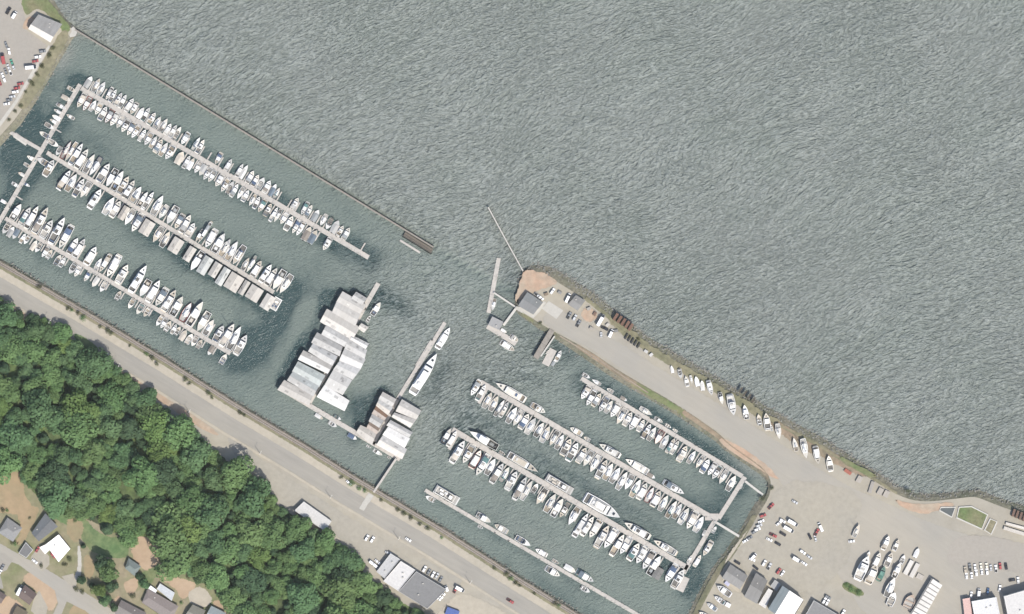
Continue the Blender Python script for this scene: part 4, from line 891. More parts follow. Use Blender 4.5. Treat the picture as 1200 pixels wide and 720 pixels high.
boat('cruiser_c', 557, 455, 20, (-.5, .86), 'across the left end of second right-basin float', RM, beam=7.5)
boat('cruiser_d', 564, 460, 20, (.5, -.86), 'tight against the left end of second right-basin float', RM, beam=6.5)
boat('trawler', 523.5, 511, 21, (.5, -.86), 'across the left end of third right-basin float', RM, beam=7)
boat('cruiser_a', 530, 514, 20, (.5, -.86), 'tight against the left end of third right-basin float', RM, beam=6)
DPh = Dock('short end float across the left tip of second right-basin dock', (573, 451), (561, 473), 4, 'end_float', 0.46, M['deck'], False)
DSh = Dock('short end float across the left tip of third right-basin dock', (538, 506), (526, 527), 4, 'end_float', 0.46, M['deck'], False)
qd = (DQ2.u[0], DQ2.u[1])
for i, (x, y, ln, key) in enumerate([(837, 621, 9, 'runabout_a'), (829, 643, 19, 'cruiser_c'), (817.5, 657, 15, 'cruiser_a'), (825, 625, 8, 'runabout_b'), (808.5, 655, 10, 'cruiser_d'), (861, 566.5, 6, 'dinghy'), (868.5, 570.5, 6, 'dinghy')]):
    boat(key, x, y, ln, qd if i % 2 else (-qd[0], -qd[1]), f'{["topmost right of", "largest one right of", "lowest right of", "upper left of", "lower left of", "inner corner of upper", "outer corner of upper"][i]} the basin cross float', RM)

# covered-shed docks in the middle and yacht float
DE = Dock('pale spine float poking out above the covered boat sheds', (443.5, 332), (362, 473), 5.4)
DG = Dock('shore-side float below the covered boat sheds', (330, 456), (469, 538.5), 5.5)
DF = Dock('spine float between the two columns of small boat sheds', (467, 467), (437, 521), 4.2, boxes=False)
DH = Dock('tapering yacht float with two white yachts alongside', (521.5, 378), (466, 468), 4.4)
DH2 = Dock('wider middle section of the yacht float', (507, 400), (489, 430), 6.2, 'float_platform', .47, M['deck'], False)
G4 = Dock('narrow footbridge from the railway to the covered shed float', (464.5, 537.5), (438, 577), 2.4, 'gangway', 3.2, M['deck'], False, 'gangway')
dh = DH.u
boat('yacht_a', 520, 396, 28, (-dh[0], -dh[1]), 'shorter white one at the outer end of the yacht float', 'yachts on the yacht float', beam=8.2, hullc=(1, 1, 1), decks=(1.2, 1.2, 1.2), cabinc=(1, 1, 1))
boat('yacht_b', 498, 437.5, 54, (-dh[0], -dh[1]), 'longest white one beside the yacht float', 'yachts on the yacht float', beam=11.5, hullc=(1, 1, 1), decks=(1.3, 1.3, 1.3), cabinc=(1, 1, 1), canv=(.7, .7, .7))
for i, (x, y, ln, key) in enumerate([(374, 488.5, 11, 'runabout_b'), (390, 497.5, 11, 'runabout_a'), (413, 512, 12, 'runabout_b'), (432, 523.5, 6, 'dinghy'), (443, 530.5, 12, 'cruiser_d'), (456, 536.5, 5, 'dinghy')]):
    boat(key, x, y, ln, DG.u, f'{ordinal(i)} from left below the covered-shed shore float', 'boats on the shed float', hullc=(1, 1, 1))
boat('runabout_a', 395.5, 489.5, 10, DG.u, 'alone above the covered-shed shore float', 'boats on the shed float')
boat('trawler', 441, 362, 18, (.55, -.83), 'weathered, right of the shed spine float', 'boats on the shed float')
boat('dinghy', 432, 374, 9, (.5, -.86), 'close beside the shed spine float', 'boats on the shed float')

# fuel dock and pier at the spit tip
W1 = Dock('long narrow float standing off the spit tip', (584.5, 302.5), (572.5, 367), 5)
G5 = Dock('pale gangway from the spit tip to the long outer float', (578.5, 343), (605, 360.5), 2.0, 'gangway', 1.8, M['trim'], False, 'gangway')
G6 = Dock('pale gangway from the spit tip down to the fuel float', (604.5, 362), (590, 381.5), 2.8, 'gangway', 1.7, M['trim'], False, 'gangway')
FD = Dock('fuel float with a small grey hut below the spit tip', (571, 382), (605, 403), 6.5)
boat('sail_b', 578.5, 357, 14, (-.2, .98), 'lying beside the long outer float', 'boats at the spit tip')
boat('cruiser_a', 595, 406, 19, (.84, .54), 'below the fuel float', 'boats at the spit tip', hullc=(1, 1, 1), canv=(.85, .85, .85))
boat('runabout_b', 590.5, 388, 8, (.84, .54), 'small one above the fuel float', 'boats at the spit tip', hullc=(1, 1, 1), canv=(.85, .85, .85))
boat('cruiser_c', 602.5, 397, 11, (.84, .54), 'bigger one above the fuel float', 'boats at the spit tip', hullc=(1, 1, 1), beam=7)
PR = Dock('tall dark timber pier reaching down from the spit', (647, 387), (627.5, 420), 6.5, 'pier', 3.4, M['timber'], False, 'pier'); PR.piles(5, 3.2)
PR2 = Dock('low float beside the timber pier', (648.5, 409.5), (639, 428), 9, 'float_platform', .6, M['deck'], False)
G7 = Dock('thin pale ramp between the timber pier and its float', (650, 394), (633.5, 418), 1.6, 'gangway', 3.7, M['trim'], False, 'gangway')
boat('cruiser_d', 654.5, 417, 14, (.45, -.89), 'beside the timber pier float', 'boats at the spit tip')
boat('runabout_b', 649, 425, 9, (.5, -.86), 'at the outer corner of the timber pier float', 'boats at the spit tip')
boat('dinghy', 641.5, 413, 5, (.5, -.86), 'lying on the timber pier float', 'boats at the spit tip', z=.6)

# ------------------------------------------------------------------ boats ashore
LS = 'boats laid up along the spit road'
ash = [(787.5, 433, 9, 'runabout_b'), (797, 438, 11, 'runabout_a'), (804.5, 447, 12, 'cruiser_d'), (810, 445, 10, 'sail_b'), (816.5, 447, 12, 'runabout_b'), (823, 452, 12, 'runabout_b'), (832, 455, 17, 'cruiser_c'), (845, 467, 14, 'trawler'), (857.5, 475, 24, 'cruiser_b'),
       (873.5, 483, 17, 'trawler'), (889.5, 492, 13, 'runabout_a'), (898.5, 494, 20, 'cruiser_d'), (903.5, 501.5, 8, 'dinghy'), (912, 505.5, 18, 'sail_b'), (931.5, 521, 16, 'sail_b'), (942.5, 525.5, 23, 'sail_a'), (957, 533.5, 20, 'cruiser_a'), (972, 543, 18, 'cruiser_d')]
for i, (x, y, ln, key) in enumerate(ash):
    up = rng.random() < .6; a = rng.uniform(.1, .26); h = (-a, -1) if up else (a, 1); k = math.hypot(*h)
    boat(key, x, y, ln, (h[0] / k, h[1] / k), f'{ordinal(i)} from left laid up beside the spit road', LS, z=ZT + .12, land=True, hullc=rng.choice(WHITES), canv=rng.choice(CANV[:6]))
YD = 'boats stored in the boatyard'
yard = [(1003.5, 622, 16, 'sail_b', 'alone left of the yard'), (1038, 636, 17, 'cruiser_a', 'topmost in the left yard group'), (1050, 639, 14, 'cruiser_d', 'topmost in the second yard column'), (1027.5, 656, 18, 'cruiser_a', 'in the middle of the yard'), (1041.5, 656, 18, 'cruiser_d', 'below the second yard column top'),
        (1017, 651, 10, 'runabout_b', 'small, above the biggest yard boat'), (1011, 665, 30, 'cruiser_b', 'biggest in the yard, far left'), (1022, 672, 25, 'cruiser_a', 'right of the biggest yard boat'), (1057.5, 656, 12, 'runabout_a', 'small, left of the white trailers'), (1051, 668, 19, 'trawler', 'left of the white trailers'),
        (1043, 688, 25, 'sail_a', 'grey covered, bottom centre of the yard'), (1074, 648, 12, 'runabout_b', 'above the white trailers')]
for x, y, ln, key, w in yard:
    boat(key, x, y, ln, (.42, -.907), w, YD, z=ZT + .12, land=True, canv=rng.choice(CANV[:6]), hullc=rng.choice(WHITES))
boat('cruiser_a', 1033, 672, 18, (.42, -.907), 'under a green tarpaulin in the yard', YD, z=ZT + .12, land=True, hullc=(.16, .3, .26), canv=(.1, .22, .18), decks=(.2, .36, .3), cabinc=(.15, .3, .25))
boat('runabout_a', 1045, 702, 17, (.42, -.907), 'open, at the bottom of the yard', YD, z=ZT + .12, land=True, beam=9, hullc=(1, 1, 1))
boat('dinghy', 1066, 705, 18, (.42, -.907), 'broad unpainted, left of the long trailer', YD, z=ZT + .12, land=True, beam=12, hullc=(.62, .5, .42), decks=(.7, .55, .45))
for i, (x, y, ln, key) in enumerate([(848, 692, 19, 'cruiser_d'), (843, 703, 14, 'cruiser_b'), (834, 711, 13, 'cruiser_a'), (826, 722, 16, 'cruiser_c')]):
    boat(key, x, y, ln, (-.82, -.57), f'{ordinal(i)} from the shed in the blue fenced yard', YD, z=ZT + .12, land=True, hullc=(.9, .92, 1.0))

# ------------------------------------------------------------------ buildings
def quad_roof(t, c0, q, ze, zr, colA, colB, m, rt=0.5, rib=2.6, th=0.12, hip=0.0, over=0.0):
    """two roof slopes over plan quad q = A,B (far eave), C,D (near eave); ridge runs A->B way"""
    A, B, C, D = [P(*p, ze) - c0.xy.to_3d() for p in q]
    E = A.lerp(D, rt); F = B.lerp(C, rt); E.z = F.z = zr
    if hip: E2 = E.lerp(F, hip); F2 = F.lerp(E, hip); E, F = E2, F2
    def slope(nm, a, b, c, d, col):
        mb = MB(); dn = Vector((0, 0, -th)); vs = [a, b, c, d, a + dn, b + dn, c + dn, d + dn]
        mb.add(vs, [(0, 1, 2, 3), (7, 6, 5, 4), (0, 4, 5, 1), (1, 5, 6, 2), (2, 6, 7, 3), (3, 7, 4, 0)])
        L = (b - a).length; k = int(L / rib) if rib else 0
        for i in range(1, k):
            s_ = i / k; p = a.lerp(b, s_); r = d.lerp(c, s_); u = (b - a).normalized() * 0.07; up = Vector((0, 0, .10))
            mb.add([p - u, p + u, r + u, r - u, p - u + up, p + u + up, r + u + up, r - u + up], [(4, 5, 6, 7), (0, 4, 7, 3), (1, 2, 6, 5), (0, 1, 5, 4), (2, 3, 7, 6)])
        me = mb.mesh(nm, m); bm = bmesh.new(); bm.from_mesh(me); bmesh.ops.recalc_face_normals(bm, faces=bm.faces); bm.to_mesh(me); bm.free()
        obj(nm, me, t, color=col)
    slope('roof_slope', A, B, F, E, colA); slope('roof_slope', E, F, C, D, colB)  # sunlight partly painted in: callers mostly colour the near slope paler
    if hip:
        for a, b, c in ((D, A, E), (B, C, F)):
            me = MB().add([a, b, c], [(0, 1, 2)]).mesh('roof_hip', m); obj('roof_hip', me, t, color=tuple((x + y) / 2 for x, y in zip(colA, colB)))
    r = (F - E); 
    if r.length > .5:
        u = r.normalized(); w = Vector((-u.y, u.x, 0)) * .22; up = Vector((0, 0, .1))
        mb = MB().add([E - w, F - w, F + up, E + up, E + w, F + w], [(0, 1, 2, 3), (3, 2, 5, 4)]); obj('ridge_cap', mb.mesh('ridge_cap', m), t, color=tuple(min(1, x * 1.05) for x in colB))
    return A, B, C, D, E, F
def walls(t, c0, q, z0, ze, zr, rt, col, inset=0.35, openings=True, gable=True):
    pts = [P(*p, z0) - c0.xy.to_3d() for p in q]; cen = sum(pts, Vector()) / 4
    pts = [p + (cen - p).normalized() * inset for p in pts]
    A, B, C, D = pts; up = Vector((0, 0, ze - z0 - .13))
    E = A.lerp(D, rt) + Vector((0, 0, zr - z0 - .16)); F = B.lerp(C, rt) + Vector((0, 0, zr - z0 - .16))
    for a, b, pk in ((A, B, None), (B, C, F), (C, D, None), (D, A, E)):
        vs = [a, b, b + up] + ([pk] if pk is not None and gable else []) + [a + up]
        w = obj('wall', mesh('wall', vs, [tuple(range(len(vs)))], M['wall']), t, color=col)
        if openings:
            L = (b - a).length; u = (b - a).normalized(); nn = Vector((u.y, -u.x, 0)); 
            if nn.dot((a + b) / 2 - cen) < 0: nn = -nn
            k = max(1, int(L / 5)); H_ = ze - z0
            for i in range(k):
                c = a + u * (L * (i + .5) / k) + nn * .05; isd = i == 0 and pk is not None
                hw, zb, zt = (.5, .02, 2.05) if isd else (.75, H_ * .35, min(H_ * .35 + 1.2, H_ - .3))
                v = [c - u * hw + Vector((0, 0, zb)), c + u * hw + Vector((0, 0, zb)), c + u * hw + Vector((0, 0, zt)), c - u * hw + Vector((0, 0, zt))]
                me = mesh('opening', v + [x - nn * .12 for x in v], [(0, 1, 2, 3), (0, 4, 5, 1), (1, 5, 6, 2), (2, 6, 7, 3), (3, 7, 4, 0)], M['timber'] if isd else M['glass'])
                obj('door' if isd else 'window', me, w)
def shed(q, label, colA, colB, ze=5.2, rise=1.25, z0=0.0, group=None, cat='boat shed', name='boat_shed', rt=.5, rib=2.6, sidewall=True):
    c = P(sum(p[0] for p in q) / 4, sum(p[1] for p in q) / 4, z0); t = thing(name, label, cat, c, 0, group); c0 = Vector((c.x, c.y, 0))
    # keep part coordinates relative to the thing's base
    ze += .5 * (((q[0][0] * 7.3) % 1) - .5)
    A, B, C, D, E, F = quad_roof(t, c0, q, ze, ze + rise, colA, colB, M['roof'], rt, rib)
    rp = random.Random(int(q[0][0] * 13 + q[0][1]))
    for _ in range(rp.randint(3, 6) if name == 'boat_shed' else 0):
        lo, hi = ((A, B), (E, F)) if rp.random() < .5 else ((D, C), (E, F)); a0 = rp.uniform(.05, .8); a1 = a0 + rp.uniform(.06, .16); b0 = rp.uniform(.08, .5); b1 = b0 + rp.uniform(.2, .42)
        pt = lambda a_, b_: lo[0].lerp(lo[1], a_).lerp(hi[0].lerp(hi[1], a_), b_) + Vector((0, 0, .13))
        v4 = [pt(a0, b0), pt(a1, b0), pt(a1, b1), pt(a0, b1)]; k_ = rp.choice((.62, .74, .85, 1.15, 1.25)); base = colA if lo[0] is A else colB
        obj('roof_patch', mesh('roof_patch', v4 + [x - Vector((0, 0, .1)) for x in v4], [(0, 1, 2, 3), (0, 4, 5, 1), (1, 5, 6, 2), (2, 6, 7, 3), (3, 7, 4, 0)], M['roof']), t, color=tuple(min(.95, c_ * k_) for c_ in base))
    mb = MB()
    for a, b in ((A, B), (D, C)):
        k = max(2, int((b - a).length / 4))
        for i in range(k + 1):
            p = a.lerp(b, .03 + .94 * i / k); p = p + ((A + B + C + D) / 4 - p).normalized() * .3; mb.tube((p.x, p.y, -.4), (p.x, p.y, ze - .1), .1, n=4)
    stuff(obj('posts', mb.mesh('posts', M['timber']), t))
    if sidewall:
        cen = (A + B + C + D) / 4
        for a, b, pk in ((A, D, E), (B, C, F)):
            v = [a + (cen - a) * .04, b + (cen - b) * .04, pk + (cen - pk) * .04]; v = [Vector((x.x, x.y, min(x.z, pk.z) - .14)) for x in v]
            lo = [Vector((x.x, x.y, z0 + 1.2)) for x in v[:2]]
            obj('gable_board', mesh('gable_board', [v[0], v[2], v[1], lo[1], lo[0]], [(0, 1, 2, 3, 4)], M['wall']), t)
        w = MB(); 
        for a, b in ((A, B), (D, C)):
            a2 = a + (cen - a).normalized() * .25; b2 = b + (cen - b).normalized() * .25
            w.add([(a2.x, a2.y, z0 + .6), (b2.x, b2.y, z0 + .6), (b2.x, b2.y, ze - .14), (a2.x, a2.y, ze - .14)], [(0, 1, 2, 3)])
        stuff(obj('side_board', w.mesh('side_board', M['wall']), t))
    for ch in t.children: ch.location = ch.location - Vector((0, 0, z0))
    return t
def g(v, w=0.0): return (v * (1 + w), v, v * (1 - w * 1.2))
SG1 = 'covered boat sheds'
# covered sheds, left column top to bottom, then right column
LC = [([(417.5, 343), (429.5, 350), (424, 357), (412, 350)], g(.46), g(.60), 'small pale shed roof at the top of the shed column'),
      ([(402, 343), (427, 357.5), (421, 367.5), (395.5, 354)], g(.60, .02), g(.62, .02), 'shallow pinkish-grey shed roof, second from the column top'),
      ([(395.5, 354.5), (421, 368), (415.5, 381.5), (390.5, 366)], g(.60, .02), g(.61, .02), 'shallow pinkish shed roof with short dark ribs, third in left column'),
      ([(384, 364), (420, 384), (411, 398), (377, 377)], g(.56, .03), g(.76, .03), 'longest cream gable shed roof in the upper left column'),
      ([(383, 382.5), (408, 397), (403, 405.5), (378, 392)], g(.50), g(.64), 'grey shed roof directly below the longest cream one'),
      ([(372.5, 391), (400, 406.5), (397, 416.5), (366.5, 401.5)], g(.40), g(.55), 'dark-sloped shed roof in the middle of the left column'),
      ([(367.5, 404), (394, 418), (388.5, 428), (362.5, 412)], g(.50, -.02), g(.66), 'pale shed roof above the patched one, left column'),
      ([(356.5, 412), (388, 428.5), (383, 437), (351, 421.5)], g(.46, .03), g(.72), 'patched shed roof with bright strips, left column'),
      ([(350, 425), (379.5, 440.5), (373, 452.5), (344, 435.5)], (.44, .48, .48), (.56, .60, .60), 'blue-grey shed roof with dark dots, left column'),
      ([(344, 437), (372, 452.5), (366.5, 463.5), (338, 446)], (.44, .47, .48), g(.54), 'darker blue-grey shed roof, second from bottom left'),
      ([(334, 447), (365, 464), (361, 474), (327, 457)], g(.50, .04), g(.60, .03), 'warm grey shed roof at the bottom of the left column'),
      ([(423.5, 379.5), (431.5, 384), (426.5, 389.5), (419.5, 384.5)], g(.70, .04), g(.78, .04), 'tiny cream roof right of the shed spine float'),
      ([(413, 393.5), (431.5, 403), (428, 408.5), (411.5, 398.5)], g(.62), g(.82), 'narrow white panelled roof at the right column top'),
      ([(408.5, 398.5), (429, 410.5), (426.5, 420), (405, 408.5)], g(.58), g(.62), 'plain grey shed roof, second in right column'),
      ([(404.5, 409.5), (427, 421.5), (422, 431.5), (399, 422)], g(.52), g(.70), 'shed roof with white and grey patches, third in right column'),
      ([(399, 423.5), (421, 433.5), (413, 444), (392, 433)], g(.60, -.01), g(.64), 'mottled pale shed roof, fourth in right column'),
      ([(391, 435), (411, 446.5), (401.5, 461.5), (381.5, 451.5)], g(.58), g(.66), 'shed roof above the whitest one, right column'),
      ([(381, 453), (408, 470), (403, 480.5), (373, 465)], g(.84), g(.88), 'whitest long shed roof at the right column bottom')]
def grow(q, a, b):
    A, B, C, D = q; cx = sum(p[0] for p in q) / 4; cy = sum(p[1] for p in q) / 4; ux, uy = .861, .508; out = []
    for x, y in q:
        p = (x - cx) * ux + (y - cy) * uy; r = (x - cx) * uy - (y - cy) * ux; out.append((cx + p * a * ux + r * b * uy, cy + p * a * uy - r * b * ux))
    return out
for i, (q, ca, cb, lb) in enumerate(LC): LC[i] = (grow(q, 1.09, 1.17), ca, cb, lb)
for q, ca, cb, lb in LC: shed(q, lb, ca, cb, group=SG1, rib=2.4 if 'rib' in lb or 'panel' in lb else 3.4)  # paler near slopes carry the sun on them in their colour
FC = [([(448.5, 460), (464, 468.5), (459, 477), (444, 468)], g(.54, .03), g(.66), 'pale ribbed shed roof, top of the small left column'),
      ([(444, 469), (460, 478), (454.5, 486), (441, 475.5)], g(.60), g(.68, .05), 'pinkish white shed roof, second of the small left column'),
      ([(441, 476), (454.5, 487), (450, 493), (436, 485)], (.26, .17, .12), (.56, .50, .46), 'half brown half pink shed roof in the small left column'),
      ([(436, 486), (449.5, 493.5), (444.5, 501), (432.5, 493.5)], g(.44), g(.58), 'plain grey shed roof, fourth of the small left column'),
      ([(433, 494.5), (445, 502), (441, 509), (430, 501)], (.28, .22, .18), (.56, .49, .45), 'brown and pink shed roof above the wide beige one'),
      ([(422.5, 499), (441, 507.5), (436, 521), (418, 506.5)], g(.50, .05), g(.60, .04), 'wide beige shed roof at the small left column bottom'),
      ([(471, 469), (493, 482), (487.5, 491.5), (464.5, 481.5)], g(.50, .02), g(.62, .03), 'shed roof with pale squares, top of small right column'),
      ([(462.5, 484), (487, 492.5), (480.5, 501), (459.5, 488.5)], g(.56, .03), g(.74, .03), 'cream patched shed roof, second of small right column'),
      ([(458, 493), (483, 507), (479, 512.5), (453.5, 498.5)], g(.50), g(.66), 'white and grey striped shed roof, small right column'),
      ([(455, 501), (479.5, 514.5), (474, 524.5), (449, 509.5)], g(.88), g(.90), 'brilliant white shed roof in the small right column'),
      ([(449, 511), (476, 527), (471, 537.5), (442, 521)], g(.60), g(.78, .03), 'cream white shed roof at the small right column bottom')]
for i, (q, ca, cb, lb) in enumerate(FC): FC[i] = (grow(q, 1.04, 1.14), ca, cb, lb)
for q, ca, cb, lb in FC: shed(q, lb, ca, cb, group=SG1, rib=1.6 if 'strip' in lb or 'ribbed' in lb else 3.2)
# single sheds on the middle left float
def fshed(x, w, ln, col, lb, cols2=None):
    off = -(DB.w / 2 + 2.0 + ln / 2); t_ = (x - DB.p0[0] - DB.v[0] * off) / DB.u[0]; c = DB.at(t_, off); u, v = DB.u, DB.v
    q = [(c[0] - v[0] * ln / 2 - u[0] * w / 2, c[1] - v[1] * ln / 2 - u[1] * w / 2), (c[0] + v[0] * ln / 2 - u[0] * w / 2, c[1] + v[1] * ln / 2 - u[1] * w / 2), (c[0] + v[0] * ln / 2 + u[0] * w / 2, c[1] + v[1] * ln / 2 + u[1] * w / 2), (c[0] - v[0] * ln / 2 + u[0] * w / 2, c[1] - v[1] * ln / 2 + u[1] * w / 2)]
    shed(q, lb, col, cols2 or col, ze=4.0, rise=.9, group='sheds on the middle left float', rib=2.6)
for x, w, ln, col, lb in [(145, 8, 17, g(.50, .06), 'tan boat shed, leftmost on the middle left float'), (172, 13, 18, g(.56, .05), 'wide beige boat shed between two sailboats on the middle float'), (206, 13, 18, g(.56, .04), 'square beige shed third from left on the middle float'), (222, 9, 18, g(.56, .04), 'narrow panelled shed fourth from left on the middle float'),
                          (240, 11, 22, (.52, .54, .54), 'blue-grey shed fifth from left on the middle float'), (252, 9.5, 18, g(.54, .03), 'pale shed sixth from left on the middle float'), (261, 9, 22, (.54, .56, .56), 'narrow grey-white shed left of the widest beige one'), (274, 17, 20, g(.57, .05), 'widest beige shed on the middle left float'),
                          (286, 7, 18, g(.45, .04), 'narrow grey shed right of the widest beige one'), (298, 16, 17, g(.54, .04), 'beige shed with rows of marks, second from the float end'), (313.5, 12, 18, g(.60, .03), 'pale shed at the outer end of the middle left float')]:
    fshed(x, w, ln, col, lb)
boat('barge', 323, 356.5, 15, (.5, -.86), 'across the outer end of the middle left-marina float', LM, beam=9, hullc=(1, 1, 1))
t_ = DS; c = (771, 672); u, v = DS.u, DS.v
shed([(c[0] - v[0] * -7 - u[0] * -5, c[1] - v[1] * -7 + u[1] * 5), (c[0] + v[0] * -7 + u[0] * 5, c[1] + v[1] * -7 + u[1] * 5), (c[0] + v[0] * -7 - u[0] * 5, c[1] + v[1] * -7 - u[1] * 5), (c[0] + v[0] * 7 - u[0] * 5, c[1] + v[1] * 7 - u[1] * 5)], 'dark grey boat shed near the lower end of third basin float', g(.2), g(.22), group='sheds on basin floats', ze=3, rise=.4)

def building(q, label, z0, hw, rise, colA, colB, m=None, name='building', cat='building', hip=0.0, rt=.5, rib=0, wallc=(1, 1, 1), group=None, vents=1, over=.5):
    c = P(sum(p[0] for p in q) / 4, sum(p[1] for p in q) / 4, z0); t = thing(name, label, cat, c, 0, group); c0 = Vector((c.x, c.y, 0)); ze = z0 + hw
    A, B, C, D, E, F = quad_roof(t, c0, q, ze, ze + rise, colA, colB, m or M['shingle'], rt, rib, .15, hip)
    walls(t, c0, q, z0, ze, ze + rise, rt, wallc, over, True, not hip)
    rg = random.Random(int(q[0][0] * 31))
    for _ in range(vents):
        a = rg.uniform(.25, .75); b = rg.uniform(.15, .4); p = A.lerp(B, a).lerp(D.lerp(C, a), b); z = lerp(ze, ze + rise, b / max(rt, .01) if b < rt else 1) 
        obj('roof_vent', MB().box(-.4, .4, -.4, .4, -.3, .5).mesh('roof_vent', M['trim']), t, (p.x, p.y, z + .0))
    for ch in t.children: ch.location = ch.location - Vector((0, 0, z0))
    return t
def flat(q, label, z0, h, col, parapet=.5, name='flat_roof_building', m=None, border=None, vents=2, wallc=(1, 1, 1), cat='building'):
    c = P(sum(p[0] for p in q) / len(q), sum(p[1] for p in q) / len(q), z0); t = thing(name, label, cat, c)
    pts = [P(*p, 0) - Vector((c.x, c.y, 0)) for p in q]; n = len(pts); cen = sum(pts, Vector()) / n
    ip = [p + (cen - p).normalized() * .55 for p in pts]
    obj('roof', mesh('roof', [Vector((p.x, p.y, h - parapet)) for p in ip], [tuple(range(n))], m or M['shingle']), t, color=col)
    bc = border or tuple(min(.9, x * 1.15) for x in col)
    vs = [Vector((p.x, p.y, h)) for p in pts] + [Vector((p.x, p.y, h)) for p in ip] + [Vector((p.x, p.y, h - parapet - .02)) for p in ip] + [Vector((p.x, p.y, h - .3)) for p in pts]
    obj('parapet', mesh('parapet', vs, [f for i in range(n) for f in ((i, (i + 1) % n, n + (i + 1) % n, n + i), (n + i, n + (i + 1) % n, 2 * n + (i + 1) % n, 2 * n + i), (3 * n + i, 3 * n + (i + 1) % n, (i + 1) % n, i))], m or M['shingle']), t, color=bc)
    wp = [p + (cen - p).normalized() * .1 for p in pts]
    for i in range(n):
        a, b = wp[i], wp[(i + 1) % n]; up = Vector((0, 0, h - .3)); w = obj('wall', mesh('wall', [a, b, b + up, a + up], [(0, 1, 2, 3)], M['wall']), t, color=wallc)
        L = (b - a).length; uu = (b - a).normalized(); nn = Vector((uu.y, -uu.x, 0)); nn = nn if nn.dot((a + b) / 2 - cen) > 0 else -nn; k = max(1, int(L / 6))
        for j in range(k):
            cc = a + uu * (L * (j + .5) / k) + nn * .05; isd = j == 0; hw_, zb, zt = (1.4, .02, min(2.6, h - .8)) if isd else (.9, 1.0, min(2.3, h - .8))
            v = [cc - uu * hw_ + Vector((0, 0, zb)), cc + uu * hw_ + Vector((0, 0, zb)), cc + uu * hw_ + Vector((0, 0, zt)), cc - uu * hw_ + Vector((0, 0, zt))]
            obj('door' if isd else 'window', mesh('opening', v + [x - nn * .12 for x in v], [(0, 1, 2, 3), (0, 4, 5, 1), (1, 5, 6, 2), (2, 6, 7, 3), (3, 7, 4, 0)], M['timber'] if isd else M['glass']), w)
    rg = random.Random(int(q[0][0] * 17))
    for _ in range(vents):
        a, b = rg.uniform(.25, .75), rg.uniform(.25, .75); p = pts[0].lerp(pts[1], a).lerp(pts[3 % n].lerp(pts[2], a), b)
        obj('roof_vent', MB().frustum(-.6, .6, -.5, .5, 0, .9, .1, .1, .1).mesh('roof_vent', M['trim']), t, (p.x, p.y, h - parapet))
    return t

# upper left corner
building([(45, 17), (73, 28.5), (59, 50), (33, 34)], 'large grey-roofed building with one sunlit slope by upper left car park', ZT, 4.2, 2.2, g(.36), g(.80, .03), M['roof'], rt=.72, rib=4, vents=2)  # pale slope is sunlight put into the roof colour
# spit tip
building([(618, 342.5), (636.5, 354.5), (625, 369), (607, 358.5)], 'square grey-roofed office at the spit tip', ZT, 3.6, .7, (.24, .255, .265), (.25, .26, .27), M['roof'], rib=4)
building([(675, 346), (686, 352.5), (677, 364.5), (665.5, 357)], 'small grey-roofed shed on the seaward side of spit', ZT, 3.4, .6, g(.26), g(.29), M['roof'], rib=0)
flat([(577, 371), (590, 377.5), (585, 387), (572, 381)], 'small grey hut on the fuel float', .5, 3.2, g(.27), .15, 'fuel_hut', vents=1, cat='hut')
# by the road, bottom left of centre
flat([(458, 648), (469, 655), (451, 677.5), (441.5, 669.5)], 'narrow pale flat roof unit at the left of the roadside block', ZT, 4.2, g(.40), .4)
flat([(470, 657), (487, 667.5), (467, 692), (449.5, 680.5)], 'white flat roof unit in the middle of the roadside block', ZT, 4.6, g(.50, .02), .35)
flat([(488, 669), (523.5, 690.5), (501, 713), (467.5, 692.5)], 'large dark grey flat roof at the right of the roadside block', ZT, 4.8, g(.185), .4, border=g(.36))
flat([(356.5, 587.5), (389, 610.5), (381, 622), (345.5, 598)], 'plain white flat roof at the edge of the wood', ZT, 4, g(.46, .02), .1, vents=0)
# bottom right
building([(856, 661.5), (876.5, 675), (867, 691), (846, 677.5)], 'grey shed roof nearest the right basin bank', ZT, 4.2, 1.0, g(.25), g(.31), M['roof'], rib=4)
building([(886, 671.5), (899.5, 680.5), (887, 708), (872, 699.5)], 'weathered grey roof beside the red pickup row', ZT, 5, .8, g(.21), g(.29), M['roof'], rib=3)
flat([(907.5, 679), (914.5, 684), (909.5, 692.5), (902, 686.5)], 'little square grey-roofed office between two big roofs', ZT, 3.2, g(.30), .15, vents=0)
flat([(900, 689), (905, 692), (896.5, 712.5), (888.5, 707.5)], 'narrow white lean-to roof beside the big white shed', ZT, 3.4, g(.50, .03), .1, vents=0)
building([(900, 714), (917, 686.5), (941.5, 703), (924.5, 730.5)], 'tall white shed with one sunlit and one shaded blue-grey slope', ZT, 8.0, 3.2, (.36, .41, .43), g(.92), M['roof'], rt=.33, rib=3, vents=0)  # sun on the right slope and shade on the left are painted in
flat([(953, 703), (985, 722), (970, 746), (938, 729)], 'dark flat roof with a pale edge at the bottom frame edge', ZT, 4.4, g(.20), .4, border=g(.40))
flat([(1127, 701.5), (1135.5, 700), (1140, 735), (1131, 737)], 'narrow pink roof beside the white bottom right building', ZT, 4, (.52, .36, .33), .2, vents=0)
flat([(1137, 704), (1166, 699), (1172, 730), (1143, 735)], 'white flat roof in the bottom right corner', ZT, 6.5, g(.55), .3)
flat([(1174.5, 698), (1226, 683), (1238, 718), (1182, 735)], 'biggest white roof at the right frame edge', ZT, 8, g(.50, .02), .3)
t = shed([(1082, 745), (1093, 678), (1103.5, 686), (1092.5, 753)][0:0] or [(1066.5, 720), (1092, 678), (1103, 685.5), (1079.5, 727)], 'long white roofed trailer store in the boatyard', g(.30), g(.30), ze=ZT + 4.0, rise=.12, z0=ZT, name='long_store', cat='building', rib=3.3)

